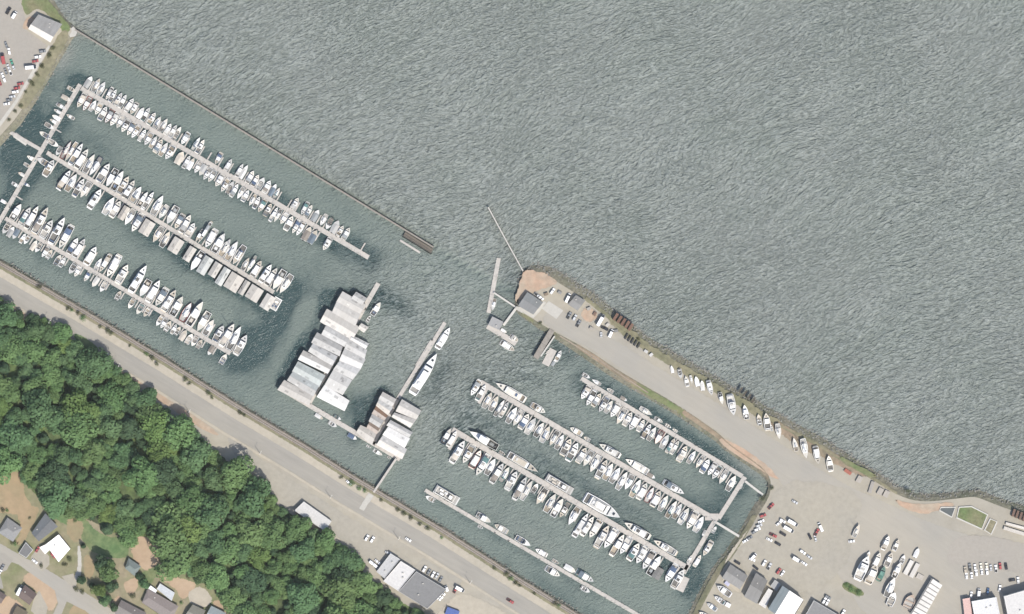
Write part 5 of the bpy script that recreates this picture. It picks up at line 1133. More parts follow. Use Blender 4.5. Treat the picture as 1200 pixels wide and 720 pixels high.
_q = [(1066.5, 720), (1092, 678), (1103, 685.5), (1079.5, 727)]; _c = t.location.copy()
for i in range(9):
    a, b = i / 9 + (.012 if i else -.005), (i + 1) / 9 - (.012 if i < 8 else -.005)
    pts = [Vector(P(lerp(_q[e][0], _q[f][0], k), lerp(_q[e][1], _q[f][1], k), 0)) for e, f, k in ((0, 1, a), (0, 1, b), (3, 2, b), (3, 2, a))]
    vs = [Vector((p.x - _c.x, p.y - _c.y, z)) for z in (4.22, 4.36) for p in pts]
    obj('roof_panel', mesh('roof_panel', vs, [(3, 2, 1, 0), (4, 5, 6, 7), (0, 1, 5, 4), (1, 2, 6, 5), (2, 3, 7, 6), (3, 0, 4, 7)], M['roof']), t, color=g(.74 + .05 * rng.random(), .02))
# houses on the hill
HG = 'houses on the hill above the wood'
def house(q, lb, a, b, **k):
    cx = sum(p[0] for p in q) / 4; cy = sum(p[1] for p in q) / 4; q = [(cx + (p[0] - cx) * 1.09, cy + (p[1] - cy) * 1.09) for p in q]
    building(q, lb, ZP, k.pop('hw', 3.4), k.pop('rise', 1.6), a, b, None, 'house', 'house', group=HG, wallc=(1, .97, .9), **k)
house([(9, 608), (25, 619), (15, 634), (-1, 624)], 'grey hip-roofed house at the left frame edge', g(.19), g(.23), hip=.3)
house([(38, 624.5), (53, 603), (66.5, 617.5), (46, 633.5)], 'dark slate-roofed house with pale gutters', (.115, .125, .135), (.13, .135, .14), hw=4.2, rise=.7, vents=1)
flat([(72, 625), (85.5, 641.5), (72, 657), (57, 636.5)], 'house with a brilliant white flat roof', ZP, 4.2, g(.88, .03), .12, 'house', vents=1, cat='house')
flat([(57, 636.5), (61.5, 643), (56, 648), (49.5, 640)], 'small cream roof joined to the white roofed house', ZP, 3.2, g(.72, .04), .1, 'house', vents=0, cat='house')
flat([(33.5, 634), (42, 643), (34, 652.5), (25, 647)], 'dark grey garage roof below the slate roofed house', ZP, 3, g(.15), .12, 'garage', border=g(.42), vents=0, cat='garage')
house([(29.5, 686.5), (42.5, 696.5), (34.5, 708.5), (22.5, 699.5)], 'dark brown house beside the white camper', (.11, .085, .08), (.14, .11, .10))
house([(-6, 690), (7, 698), (1, 707), (-10, 700)], 'dark brown roof cut by the left frame edge', (.12, .095, .09), (.15, .12, .11), vents=0)
house([(20, 711), (32, 718), (24, 734), (12, 727)], 'olive brown roof at the bottom left frame edge', (.13, .11, .08), (.16, .13, .1), vents=0)
house([(143, 704.5), (170, 718.5), (161, 735), (136, 719)], 'grey-brown gabled house below the tall trees', (.14, .125, .12), (.2, .185, .175), rt=.45)
house([(174.5, 691.5), (207.5, 710.5), (199, 727), (168, 706.5)], 'broad taupe-roofed house with a pale terrace', (.19, .165, .155), (.215, .19, .18), rise=1.2, hip=.12)
flat([(179, 684.5), (186.5, 690), (183, 696), (174, 691)], 'small white terrace roof on the taupe house', ZP, 3.0, g(.86), .1, 'terrace_roof', vents=0, cat='roof')
flat([(190, 682), (207, 693), (203.5, 702.5), (186, 688.5)], 'blue-grey terrace canopy behind the taupe house', ZP, 2.8, (.42, .44, .46), .1, 'terrace_roof', vents=0, border=g(.5), cat='roof')
house([(226, 709.5), (240, 716), (232, 732), (216, 724)], 'olive grey roof at the bottom frame edge by the gravel yard', (.17, .165, .14), (.2, .195, .17), vents=0)
house([(248, 711), (264, 719), (256, 734), (240, 726)], 'blue-grey roof at the bottom frame edge by the wood', (.22, .25, .26), (.27, .3, .31), vents=0)
house([(151, 655), (164.5, 664), (157.5, 674.5), (147, 666)], 'greenish grey roof half under the big round tree', (.14, .165, .16), (.17, .2, .19), hip=.25, vents=0)

# ------------------------------------------------------------------ vehicles
def carmesh():
    out = {}
    def body(key, L, W, hb, parts):
        mb = MB().frustum(-W / 2, W / 2, -L / 2, L / 2, .32, hb, .06, .08, .12); out[key] = [('body', mb.mesh('body', M['paint']), True)] + parts
        for sx in (-1, 1):
            for y in (-L * .31, L * .31):
                w = MB().tube((sx * (W / 2 - .2), y, .33), (sx * (W / 2 + .01), y, .33), .33, n=8).mesh('wheel', M['black']); out[key].append(('wheel', w, False))
    def cab(x, y0, y1, z0, z1, f0, f1): return [('window_band', MB().frustum(-x, x, y0, y1, z0, z1 - .05, .13, f0, f1).mesh('window_band', M['glass']), False), ('roof', MB().frustum(-x + .12, x - .12, y0 + f0, y1 - f1, z1 - .05, z1 + .02, .06, .05, .05).mesh('roof', M['paint']), True)]
    body('car', 4.6, 1.85, .92, cab(.85, -1.75, 1.0, .92, 1.45, .45, .65))
    body('suv', 4.8, 1.95, 1.05, cab(.92, -2.2, 1.0, 1.05, 1.78, .2, .6))
    body('pickup', 5.6, 2.0, 1.0, cab(.93, -.5, 1.3, 1.0, 1.78, .15, .5) + [('load_bed', MB().box(-.82, .82, -2.6, -.6, 1.0, 1.02).mesh('load_bed', M['black']), False)])
    body('van', 5.6, 2.1, 1.2, [('window_band', MB().frustum(-.98, .98, 1.2, 2.3, 1.2, 2.0, .1, 0, .55).mesh('window_band', M['glass']), False), ('cargo_box', MB().frustum(-1.02, 1.02, -2.75, 1.25, 1.2, 2.35, .06, .05, .02).mesh('cargo_box', M['paint']), True)])
    body('truck', 8.0, 2.4, 1.1, [('window_band', MB().frustum(-1.1, 1.1, 2.3, 3.8, 1.1, 2.5, .1, 0, .4).mesh('window_band', M['glass']), False), ('cargo_box', MB().frustum(-1.2, 1.2, -3.95, 2.1, 1.1, 3.3, .02, .02, .02).mesh('cargo_box', M['paint']), True)])
    return out
CARS = carmesh()
CC = {'w': (.82, .82, .82), 's': (.5, .51, .52), 'g': (.2, .21, .22), 'b': (.03, .03, .035), 'r': (.34, .08, .08), 'n': (.05, .1, .2), 'G': (.08, .28, .2), 't': (.42, .37, .3), 'y': (.75, .72, .6)}
CN = {'w': 'white', 's': 'silver', 'g': 'grey', 'b': 'black', 'r': 'red', 'n': 'blue', 'G': 'green', 't': 'tan', 'y': 'cream'}
KN = {'car': ('parked_car', 'car'), 'suv': ('parked_car', 'estate car'), 'pickup': ('pickup_truck', 'pickup'), 'van': ('van', 'van'), 'truck': ('box_truck', 'box truck')}
def vehicle(key, x, y, ang, colr, label, group, z, ln=None):
    """ang: direction of the nose in degrees, plan (0 = right, 90 = up)"""
    nm, txt = KN[key]; s_ = 1.0 if not ln else ln
    t = thing(nm, f'{CN[colr]} {txt} {label}', {'parked_car': 'car', 'pickup_truck': 'pickup', 'van': 'van', 'box_truck': 'truck'}[nm], P(x, y, z), R(ang - 90), group, (1.06, s_ * 1.06, 1.06))
    for pn, me, pt in CARS[key]:
        o = bpy.data.objects.new(pn, me); COL.objects.link(o); o.parent = t
        if pt: o.color = (*CC[colr], 1)
def row(lst, where, group, z):
    lst = sorted(lst, key=lambda e: (e[0], e[1]))
    for i, (x, y, a, key, c, *l) in enumerate(lst): vehicle(key, x, y, a, c, f'{ordinal(i)} from left {where}', group, z, *l)
Z1 = ZT + .18
row([(11, 60.5, 100, 'suv', 'w'), (4, 69.5, 100, 'truck', 'r', .95), (14, 73.5, 110, 'car', 'G'), (15.5, 78, 110, 'car', 's'), (10, 79, 110, 'car', 's'), (12, 84, 110, 'pickup', 'w'), (7, 84, 110, 'car', 'g'), (3.5, 89, 110, 'car', 'w'), (5, 93, 110, 'suv', 'w'), (7.5, 53, 110, 'car', 'g'), (0, 97, 110, 'car', 'r')], 'in the upper left car park middle', 'cars in the upper left car park', Z1)
row([(50, 60.5, 10, 'suv', 'g'), (44.5, 67, 10, 'suv', 'w'), (41.5, 72, 10, 'car', 'r'), (36.5, 79.5, 5, 'truck', 'w'), (24, 98.5, 10, 'car', 'r'), (20, 103.5, 10, 'car', 'r'), (18, 108, 10, 'suv', 'w'), (14.5, 113.5, 10, 'car', 's'), (11, 117.5, 10, 'car', 'g'), (8, 122, 10, 'car', 'w')], 'along the kerb of upper left car park', 'cars in the upper left car park', Z1)
row([(10, 13, 60, 'pickup', 'b'), (17, 18, 60, 'van', 'w'), (15, 16, 60, 'car', 'r')][:2], 'near the top left corner', 'cars in the upper left car park', Z1)
vehicle('car', 124, 414.5, -32, 'w', 'driving on the road at the left', 'cars on the road', ZT + .22)
vehicle('car', 478.5, 632.5, -32, 'w', 'driving on the road above the flat roofed block', 'cars on the road', ZT + .22)
vehicle('pickup', 598, 704.5, -32, 'r', 'driving on the road near the bottom', 'cars on the road', ZT + .22)
row([(430, 630.5, 60, 'suv', 'w'), (436.5, 632.5, 60, 'suv', 'w')], 'alone in the gravel lot beside the road', 'cars by the road', ZT + .16)
row([(436, 660, -40, 'van', 'w', .8), (440.5, 663.5, -40, 'van', 'w', .8), (442.5, 658.5, -40, 'car', 'w'), (455, 648, -20, 'car', 's')], 'at the left end of the roadside block', 'cars by the road', ZT + .16)
row([(497.5, 667, 60, 'suv', 'w'), (502.5, 670.5, 60, 'car', 'g'), (507.5, 673.5, 60, 'suv', 'w'), (512, 675, 60, 'car', 's'), (516.5, 679, 60, 'car', 'g')], 'in front of the dark flat roof', 'cars by the road', ZT + .2)
row([(523.5, 690, 110, 'van', 'w', .75), (518.5, 695.5, -30, 'car', 'w'), (516, 699, -30, 'car', 'w'), (513.5, 701.5, -30, 'car', 'w')], 'beside the dark flat roof end wall', 'cars by the road', ZT + .2)
vehicle('truck', 539, 690.5, -28, 'w', 'with red cab on the pale gravel', 'cars by the road', ZT + .16, .85)
vehicle('pickup', 533.5, 692, 60, 'r', 'next to the white truck on pale gravel', 'cars by the road', ZT + .16, .8)
vehicle('car', 409, 566, -40, 'w', 'parked on the shoulder near the footbridge', 'cars by the road', ZT + .2)
# spit
row([(630, 346.5, -40, 'pickup', 's'), (634, 349, -40, 'car', 'w'), (647.5, 341.5, 55, 'suv', 'w'), (665.5, 349.5, 65, 'van', 'w', 1.25), (667, 370, 60, 'pickup', 'g'), (673.5, 372.5, 60, 'suv', 's'), (678, 379.5, 60, 'pickup', 'g')], 'at the spit tip', 'cars on the spit', Z1)
vehicle('truck', 704, 375.5, 60, 'w', 'parked on the spit beside brown racks', 'cars on the spit', Z1, 1.15)
vehicle('van', 716, 391, 65, 'w', 'below the brown racks on the spit', 'cars on the spit', Z1, 1.1)
vehicle('pickup', 708.5, 385, -25, 'b', 'between the white truck and van', 'cars on the spit', Z1)
vehicle('car', 704.5, 392.5, 90, 's', 'small, left of the white spit van', 'cars on the spit', Z1, .8)
# right lots
row([(894, 604.5, 20, 'suv', 'r'), (892, 611, 20, 'car', 'w'), (889.5, 616, 20, 'suv', 's'), (887.5, 620.5, 20, 'suv', 'w'), (884, 623.5, 30, 'car', 'g'), (878.5, 630.5, 30, 'car', 'g'), (873.5, 634, 30, 'car', 'w'), (903.5, 593.5, 45, 'pickup', 'r')], 'along the basin edge fence', 'cars in the marina lot', Z1)
row([(912.5, 613.5, 40, 'car', 'w'), (917, 610.5, -30, 'suv', 'w'), (929, 613, -30, 'truck', 'w'), (924, 620.5, -30, 'truck', 'w'), (917.5, 626, -30, 'suv', 'b'), (906, 627.5, -25, 'pickup', 'r'), (901.5, 632.5, -25, 'car', 'w'), (911.5, 637.5, -30, 'car', 'b')], 'in the cluster below the spit corner', 'cars in the marina lot', Z1)
vehicle('car', 931.5, 588.5, -30, 's', 'alone in the lot near the spit corner', 'cars in the marina lot', Z1)
row([(961.5, 618, 115, 'van', 'w', 1.2), (957, 624, 60, 'pickup', 'r'), (949, 629, 115, 'car', 'b'), (955.5, 631, 105, 'car', 's')], 'around the red truck in the lot centre', 'cars in the marina lot', Z1)
row([(883, 652.5, 50, 'van', 'w'), (881.5, 656, -20, 'car', 'w'), (895.5, 660, 60, 'suv', 'w'), (901.5, 664, 60, 'pickup', 's'), (912.5, 669.5, 55, 'suv', 'r'), (917, 672, 55, 'car', 'w'), (885.5, 665.5, -40, 'car', 'b'), (864, 659.5, -30, 'car', 'b')], 'above the bottom right shed roofs', 'cars in the marina lot', Z1)
row([(940.5, 647, -35, 'suv', 'w'), (948.5, 653, -35, 'car', 's'), (933.5, 656, -30, 'truck', 'w', .8), (942.5, 660.5, -35, 'car', 'w'), (945.5, 662, -35, 'car', 'w')][:4], 'in the open middle of the lot', 'cars in the marina lot', Z1)
row([(966, 704, 60, 'suv', 'w'), (969.5, 706, 60, 'suv', 'w'), (970, 700, -30, 'suv', 'g'), (988, 718, 60, 'suv', 'w')], 'beside the dark flat roof at bottom', 'cars in the marina lot', Z1)
vehicle('car', 998, 634.5, 8, 'w', 'below the lone yard sailboat', 'cars in the marina lot', Z1)
row([(1132.5, 675, 95, 'car', 'w'), (1131, 668, 95, 'suv', 't'), (1136.5, 665, 95, 'pickup', 'g'), (1138.5, 674.5, 95, 'car', 'w'), (1142.5, 665, 95, 'car', 'w'), (1144, 671.5, 95, 'suv', 'w'), (1149.5, 663.5, 95, 'car', 'y'), (1150.5, 670, 95, 'car', 'w'), (1156, 663.5, 95, 'car', 'y'), (1156.5, 670, 95, 'suv', 'w'), (1161, 665.5, 95, 'car', 's'), (1167, 666.5, 95, 'pickup', 'w'), (1172, 663.5, 95, 'suv', 'r'), (1179, 664, 100, 'suv', 'b')], 'in the double row at right', 'cars in the right lot', Z1)
row([(1186, 680, 10, 'car', 'b'), (1193, 680, 95, 'car', 'w'), (1138, 697, 80, 'car', 'w'), (1147, 694.5, 85, 'van', 'w'), (1157.5, 693, 80, 'car', 'n'), (1171.5, 689.5, 80, 'car', 'w')], 'beside the white bottom right buildings', 'cars in the right lot', Z1)
row([(41, 658, -40, 'car', 'w'), (39, 655, -40, 'car', 's')][:1], 'on the driveway by the garage', 'cars by the houses', ZP + .2)
row([(44, 644, 60, 'car', 'r'), (62, 651, -50, 'car', 'r')], 'next to the white roofed house', 'cars by the houses', ZP + .2)
vehicle('truck', 23.5, 692, 62, 'w', 'like a camper beside the dark brown house', 'cars by the houses', ZP + .16, .95)
vehicle('car', 3, 665, 60, 'g', 'dark, at the left frame edge driveway', 'cars by the houses', ZP + .22)
vehicle('car', 0, 671, 60, 'w', 'pale, at the left frame edge driveway', 'cars by the houses', ZP + .22)

# ------------------------------------------------------------------ racks, containers, planters, lamps
def container(x, y, ang, ln, w, col, label, name='container', cat='container', h=2.4, z=None, group=None):
    t = thing(name, label, cat, P(x, y, z or Z1), R(ang), group); L, W_ = ln * S, w * S
    obj('box', MB().box(-L / 2, L / 2, -W_ / 2, W_ / 2, .1, h).mesh('box', M['roof']), t, color=col)
    mb = MB()
    for i in range(int(L / .6)): mb.box(-L / 2 + i * .6, -L / 2 + i * .6 + .25, -W_ / 2 - .04, W_ / 2 + .04, .2, h + .05)
    stuff(obj('corrugation', mb.mesh('corrugation', M['roof']), t, color=col))
    for sx in (-1, 1): obj('end_door', MB().box(min(sx * L / 2, sx * (L / 2 + .06)), max(sx * L / 2, sx * (L / 2 + .06)), -W_ / 2 + .1, W_ / 2 - .1, .15, h - .1).mesh('end_door', M['wall']), t, color=col)
for i, (x, y) in enumerate([(721.5, 371.5), (726, 374.5), (730.5, 377.5), (735, 380.5), (739, 383.5)]): container(x, y, 58, 9, 3.2, (.20, .115, .085), f'rust brown container, {ordinal(i)} from left beside the seaward bank', group='brown containers on the spit')
for i in range(5): container(734 + i * 3.6, 394.5 + i * 2.6, 60, 7, 1.8, (.06, .06, .06), f'black gear rack, {ordinal(i)} from left on the spit verge', 'gear_rack', 'rack', 1.4, group='black gear racks')
for i in range(4): container(1187.5 + i * 4.2, 601 + i * 1.8, 72, 9, 2.6, (.19, .12, .095), f'rust brown container, {ordinal(i)} from left near right frame edge', group='brown containers by the shore')
for i in range(4): container(868 + i * 5, 457 + i * 4.0, 55, 7, 1.8, (.10, .085, .065), f'dark timber stack, {ordinal(i)} from left behind the laid-up boats', 'timber_stack', 'timber', 1.2, ZT + .1, 'timber stacks')
container(1064.5, 665, 62, 18, 5, g(.72, .02), 'white flat trailer, left of the pair in the yard', 'trailer', 'trailer', 1.6)
container(1071.5, 668.5, 62, 18, 5, g(.66, .03), 'cream flat trailer, right of the pair in the yard', 'trailer', 'trailer', 1.6)
container(1190, 616.5, -15, 24, 3, g(.66, .05), 'long white box above another at the right edge', 'storage_box', 'box', 1.4)
container(1188.5, 622.5, -17, 26, 4, g(.60, .05), 'long pale box below another at the right edge', 'storage_box', 'box', 1.4)
for x, y, lb in [(1007, 562, 'beige skip, leftmost near the shore bushes'), (1031.5, 576, 'beige skip left of its twin by the shore'), (1038.5, 579, 'beige skip right of its twin by the shore')]: container(x, y, 62, 8, 6, g(.42, .07), lb, 'skip', 'skip', 1.3, group='beige skips')
container(1021, 571, 72, 14, 4, g(.38, .05), 'long beige trailer between the skips', 'trailer', 'trailer', 1.2)
container(993.5, 553, -35, 9, 4, (.42, .15, .11), 'red stack of gear by the shore grass', 'gear_stack', 'gear', 1.0)
container(1078, 676, -28, 8, 6, g(.5, .06), 'pale pallet stack right of the yard trailers', 'pallet_stack', 'pallets', 1.0)
for x, y, a, c_, lb in [(690, 362, 20, g(.4, .05), 'pale crate near the reddish apron on the spit'), (697, 368, 60, (.2, .13, .1), 'brown crate left of the white spit truck'), (656, 343, -30, g(.3), 'grey crate between spit tip cars'), (712, 381, 40, g(.5, .05), 'cream crate under the brown containers'), (722, 388, 10, g(.25), 'dark crate beside the white spit van'), (757, 412, -30, g(.6), 'white crate on the spit verge'), (763, 416, 40, g(.62), 'white crate right of another on the spit verge'), (640, 345, 20, (.25, .2, .15), 'brown crate by the spit tip office'), (693, 385, -30, g(.4, .06), 'beige crate on the spit road edge')]:
    container(x, y, a, 4.5, 3.2, c_, lb, 'crate', 'crate', 1.3, group='crates on the spit')
container(852, 684, -40, 6, 4, (.55, .56, .75), 'blue-white crate in the fenced yard', 'crate', 'crate', 1.5)
container(853, 709, -30, 6, 5, g(.85), 'white box right of the fenced yard boats', 'crate', 'crate', 2.0)
container(530, 718, -20, 15, 9, (.10, .16, .42), 'blue tarpaulin pile at the bottom frame edge', 'tarpaulin_pile', 'tarpaulin', 2.2)
def planter(poly, label, fill, h=.55, z=Z1 + .02):
    c = P(*poly[0], z); t = thing('planter', label, 'planter', c, group='walled beds by the shore'); n = len(poly); inn = offset(poly, -1.6); 
    v = lambda l, zz: [P(*p, z) - c + Vector((0, 0, zz)) for p in l]
    vs = v(poly, 0) + v(poly, h) + v(inn, h) + v(inn, .05)
    for i in range(n):
        j = (i + 1) % n; obj('wall', mesh('wall', [vs[k * n + e] for k in range(4) for e in (i, j)], [(0, 1, 3, 2), (2, 3, 5, 4), (4, 5, 7, 6)], M['trim']), t)
    f = mesh('bed', v(inn, .25), [tuple(range(n))], fill); a = f.attributes.new('fade', 'FLOAT', 'POINT'); a.data.foreach_set('value', [1.0] * n); obj('bed', f, t)
planter([(1100.5, 599), (1102.5, 594), (1120, 594), (1115.5, 607)], 'small walled bed holding dark water near the shore', M['pool'])
planter([(1123.5, 594), (1138.5, 593), (1158, 603), (1150.5, 621), (1120.5, 607.5)], 'largest walled lawn bed near the right shore', M['grass'])
planter([(1160, 607.5), (1169, 611.5), (1162, 627), (1153, 621.5)], 'small walled gravel bed right of the lawn bed', M['olive'])
def lamp(x, y, lb):
    t = thing('street_lamp', lb, 'street lamp', P(x, y, ZT + .1), 0, 'street lamps along the road')
    obj('pole', MB().tube((0, 0, 0), (0, 0, 10), .22, .14, 8).mesh('pole', M['metal']), t)
    obj('arm', MB().tube((0, 0, 8.8), (1.3, 2.1, 9.4), .06, .05, 6).mesh('arm', M['metal']), t)
    obj('lamp_head', MB().frustum(1.1, 1.6, 1.9, 2.7, 9.3, 9.5, .05, .05, .05).mesh('lamp_head', M['trim']), t)
for i, (x, y) in enumerate([(58.5, 379), (139.5, 430), (222, 483.5), (387.5, 583.5), (467, 632), (551, 683.5), (305, 532)]): lamp(x, y, f'grey street lamp, {ordinal(sorted([58.5, 139.5, 222, 305, 387.5, 467, 551]).index(x))} from left along the road edge')

# ------------------------------------------------------------------ trees
def crown_mesh(seed, kind, n=1500):
    rg = random.Random(seed); mb = MB(); lobes = []
    k = rg.randint(9, 13)
    for i in range(k):
        a = rg.uniform(0, 6.28); r = math.sqrt(rg.random()) * .62; z = .55 + rg.uniform(-.25, .35) * (1 - r * .7) + (.18 if r < .25 else 0)
        lobes.append((Vector((r * math.cos(a), r * math.sin(a), z)), rg.uniform(.30, .46)))
    lobes.append((Vector((0, 0, .72)), .5))
    if kind == 'conifer':
        lobes = [(Vector((0, 0, .2 + .16 * i)), .42 - .055 * i) for i in range(7)] + [(Vector((.22 * math.cos(i * 1.1), .22 * math.sin(i * 1.1), .15 + .1 * (i % 4))), .24) for i in range(8)]
    per = n // len(lobes)
    for c, r in lobes:
        for _ in range(per):
            z = rg.uniform(-.45, 1); a = rg.uniform(0, 6.28); q = math.sqrt(1 - z * z); d = Vector((q * math.cos(a), q * math.sin(a), z))
            p = c + d * r * rg.uniform(.80, 1.10)
            nn = (d * .9 + Vector((rg.uniform(-1, 1), rg.uniform(-1, 1), rg.uniform(0, 1.1))) * .45).normalized()
            u = nn.orthogonal().normalized(); v = nn.cross(u); b = rg.uniform(0, 6.28); u, v = u * math.cos(b) + v * math.sin(b), v * math.cos(b) - u * math.sin(b)
            s_ = rg.uniform(.03, .085); l_ = s_ * rg.uniform(.7, 1.3)
            mb.add([p - u * s_, p - v * l_ + nn * s_ * .25, p + u * s_, p + v * l_ - nn * s_ * .1], [(0, 1, 2), (0, 2, 3)])
    return mb
CROWN = {}
for k, m in enumerate(M['leaf']):
    for j in range(4): CROWN[(k, j)] = crown_mesh(100 + k * 10 + j, 'conifer' if k == 2 and j % 2 else 'broad', 2600).mesh('crown', m)
for j in range(3): CROWN[('s', j)] = crown_mesh(200 + j, 'broad', 420).mesh('foliage', M['scrub'])
for j in range(2): CROWN[('g', j)] = crown_mesh(210 + j, 'broad', 420).mesh('foliage', M['leaf'][0])
def trunk_mesh(seed):
    rg = random.Random(seed); mb = MB().tube((0, 0, -.1), (.03, .02, .55), .05, .03, 7)
    for i in range(6):
        a = i * 1.05 + rg.uniform(-.3, .3); z = rg.uniform(.25, .5); mb.tube((.01, 0, z), (.38 * math.cos(a), .38 * math.sin(a), z + .3), .022, .008, 5)
    return mb.mesh('trunk', M['bark'])
TRUNK = [trunk_mesh(i) for i in range(3)]
def tree(x, y, r, h, kind, label, group, z, name='tree', cat='tree'):
    rg = random.Random(int(x * 91 + y * 7)); t = thing(name, label, cat, P(x, y, z), rg.uniform(0, 6.28), group, (r, r * rg.uniform(.88, 1.12), h))
    o = obj('trunk', TRUNK[rg.randrange(3)], t); o = obj('crown', CROWN[(kind, rg.randrange(4))], t); return t
FOREST = [(-40, 335), (0, 354), (30, 367), (60, 383), (84, 398), (104, 419), (138, 435), (158, 451), (183, 476), (198, 486), (213, 500), (233, 515), (249, 531), (272, 545), (288, 565), (308, 581), (328, 592), (343, 606), (368, 621), (383, 631), (408, 650), (420, 659), (436, 680), (452, 697), (478, 713), (500, 727),
          (500, 790), (290, 790), (275, 712), (268, 696), (246, 690), (236, 680), (214, 668), (200, 660), (196, 640), (178, 630), (152, 628), (116, 616), (108, 606), (80, 600), (52, 586), (32, 568), (28, 546), (-40, 540)]
GAPS = [(75, 515, 13), (152, 575, 13), (92, 440, 8), (165, 460, 9), (180, 512, 10), (35, 545, 5), (250, 570, 7), (295, 660, 12), (30, 447, 8), (105, 472, 8), (242, 650, 7), (275, 640, 6), (60, 588, 8), (360, 690, 9), (300, 612, 7), (20, 395, 7), (110, 575, 5)]
def forest():
    rg = random.Random(42); pts = []
    for _ in range(26000):
        x, y = rg.uniform(-40, 505), rg.uniform(335, 738)
        if not inpoly(x, y, FOREST): continue
        if any(math.hypot(x - a, y - b) < c for a, b, c in GAPS): continue
        a, d = road_ad(x, y)
        r = rg.choice([6.5, 8, 10, 12.5, 15, 17])
        if d - d0(a) < r * .45: continue
        if min([math.hypot(x - p[0], y - p[1]) - (p[2] + r) * .70 for p in pts] or [9]) < 0: continue
        pts.append((x, y, r, d - d0(a), a))
    rows = {}
    for p in pts: rows.setdefault(min(8, int(p[3] / 24)), []).append(p)
    RW = ['roadside row of the wood', 'second row of the wood from the road', 'third row of the wood from the road', 'fourth row of the wood from the road', 'fifth row of the wood from the road', 'sixth row of the wood from the road', 'seventh row of the wood from the road', 'back row of the wood', 'last row of the wood']
    for k, lst in rows.items():
        for i, (x, y, r, dd, a) in enumerate(sorted(lst, key=lambda p: p[4])):
            kind = pick(rg, [(0, 5), (1, 4), (2, 1.8), (3, .6)]); r *= .78 if kind == 2 else 1.0
            tree(x, y, r * S * 1.50, r * S * rg.uniform(1.15, 1.6), kind, f'{["mid green broadleaf", "bluish green broadleaf", "dark green", "yellow-green broadleaf"][kind]} tree, {ordinal(i)} from left in {RW[k]}', 'trees of the wood above the road', hill(x, y))
    return len(pts)
NT = forest()
for x, y, r, kind, lb in [(128, 668, 14, 0, 'big round green tree beside the greenish grey roof'), (120, 660, 11, 2, 'dark tree behind the big round one near houses'), (131, 686, 9, 2, 'dark blue-green tree below the big round one'), (116, 692, 9, 3, 'bright lime green tree beside the lane'), (108, 686, 7, 2, 'small dark tree left of the lime green one'), (124, 704, 8, 1, 'bluish tree at the lane bend'),
                          (96, 680, 6, 2, 'dark shrub-like tree by the driveway bend'), (170, 684, 7, 1, 'teal green tree beside the white terrace'), (164, 676, 5, 2, 'little dark tree above the small tan clearing'), (98, 640, 6, 2, 'small dark tree right of the white house'), (134, 712, 6, 2, 'small dark tree beside the gabled house'), (206, 660, 8, 1, 'bluish tree at the clearing edge by the taupe house'), (200, 652, 7, 0, 'mid green tree right of the tan clearing')]:
    tree(x, y, r * S * 1.05, r * S * 1.6, kind, lb, 'trees among the houses', ZP)
def shrub(x, y, r, key, label, group, z, h=.8):
    rg = random.Random(int(x * 17 + y)); t = thing('shrub', label, 'shrub', P(x, y, z), rg.uniform(0, 6), group, (r * S, r * S * rg.uniform(.8, 1.2), r * S * h))
    obj('foliage', CROWN[(key, rg.randrange(3 if key == 's' else 2))], t, (0, 0, -.1)); obj('stem', TRUNK[0], t)
TR = [(46, 336.5, 4), (80, 361, 4), (84, 364, 3), (92, 367, 4), (98, 373, 5), (118, 383, 3), (126, 387.5, 4.5), (131, 391, 4), (152, 405, 2.5), (172, 415, 4), (178, 420, 5), (184, 426, 4), (217, 445, 4.5), (222, 450, 3), (244, 461, 4.5), (248, 466, 3), (281, 484, 4), (286, 487, 3), (400, 560, 3), (412, 566, 5), (421, 572, 4), (428, 575, 3.5), (447, 586, 3), (466, 598, 4), (473, 602.5, 4.5), (481, 607, 4), (492, 614, 3.5), (501, 620, 4.5), (518, 630, 3), (580, 666, 3.5), (594, 673, 4.5), (599, 678, 4.5), (604, 683, 4), (609, 687, 3), (626, 696, 3), (650, 707, 4), (655, 710, 3)]
for i, (x, y, r) in enumerate(TR): shrub(x, y, r, 'g' if rng.random() < .3 else 's', f'low scrub bush, {ordinal(i)} from left along the railway verge', 'bushes along the railway', ZT + .1)
BK = [(62, 57, 4), (57.5, 65, 4.5), (49, 78, 4), (44, 87, 3.5), (36, 96.5, 4), (39, 99, 3), (24, 124, 3.5), (18, 131, 3.5), (30, 108, 2.5), (11, 141, 3)]
for i, (x, y, r) in enumerate(sorted(BK)): shrub(x, y, r, 's', f'round dark bush, {ordinal(i)} from left on the upper left bank', 'bushes on the upper left bank', ZT - .3)
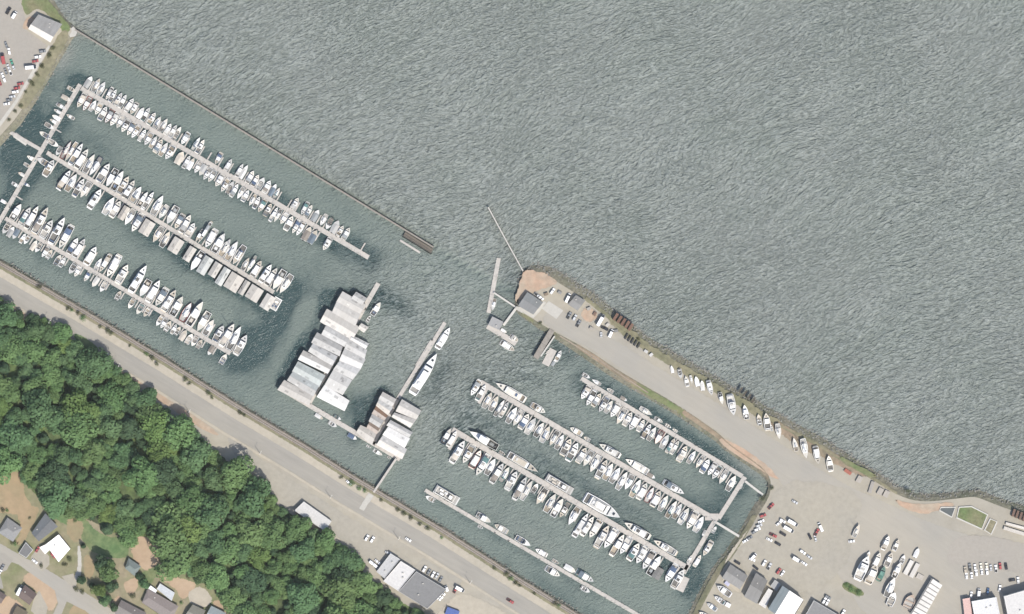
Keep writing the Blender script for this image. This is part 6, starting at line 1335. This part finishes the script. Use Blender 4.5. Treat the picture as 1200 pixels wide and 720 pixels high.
HS = [(16, 635, 5, 's'), (17, 637.5, 4, 'g'), (3, 598, 4, 's'), (8, 598.5, 3, 'g'), (35, 607.5, 2.5, 's'), (49, 663, 4, 's'), (90, 690, 5, 's'), (96, 694, 4, 's'), (76, 661, 4, 's'), (82, 655, 5, 's'), (155, 698, 5, 's'), (213, 706.5, 3, 'g'), (171, 702, 3, 's'), (88, 611, 3, 'g'), (228, 677, 4, 's'), (190, 657, 4, 's'), (221, 676, 4, 's')]
for i, (x, y, r, k) in enumerate(sorted(HS)): shrub(x, y, r, k, f'garden bush, {ordinal(i)} from left among the houses', 'garden bushes', ZP)
for i, (x, y, r) in enumerate([(633, 379, 3), (748, 397, 3), (1064, 576, 4), (904, 572, 4), (893, 585, 5), (998, 690, 5), (1006, 695, 5), (992, 686, 4)]): shrub(x, y, r, 'g' if i > 4 else 's', f'{["scrub at the spit tip bank", "scrub beside the black racks", "dark scrub at the shore point", "scrub at the basin corner", "dark scrub beside the short gangway", "middle hedge bush left of the yard", "right hedge bush left of the yard", "left hedge bush left of the yard"][i]}', 'scrub on the right', ZT - .2)

# ------------------------------------------------------------------ thin summer haze between the ground and the aircraft
def haze(density):
    m = bpy.data.materials.new('haze'); m.use_nodes = True; n, l = m.node_tree.nodes, m.node_tree.links; n.clear()
    o = n.new('ShaderNodeOutputMaterial'); v = n.new('ShaderNodeVolumePrincipled'); v.inputs['Color'].default_value = (0.95, 0.97, 0.96, 1); v.inputs['Density'].default_value = density; v.inputs['Anisotropy'].default_value = 0.0
    l.new(v.outputs[0], o.inputs['Volume'])
    ob = obj('haze', MB().box(-5200, 5200, -4200, 4200, -3.0, CAMH + 40).mesh('haze', m)); stuff(ob); tag(ob, 'thin pale summer haze over the whole harbour', 'haze')
haze(1.1e-5)

dup = [k for k, v in LABELS.items() if len(v) > 1]
print('boats', NBOAT, 'forest', NT, 'objects', len(bpy.data.objects), 'duplicate labels', len(dup), dup[:8], 'long', [k for k in LABELS if len(k.split()) > 16][:5])
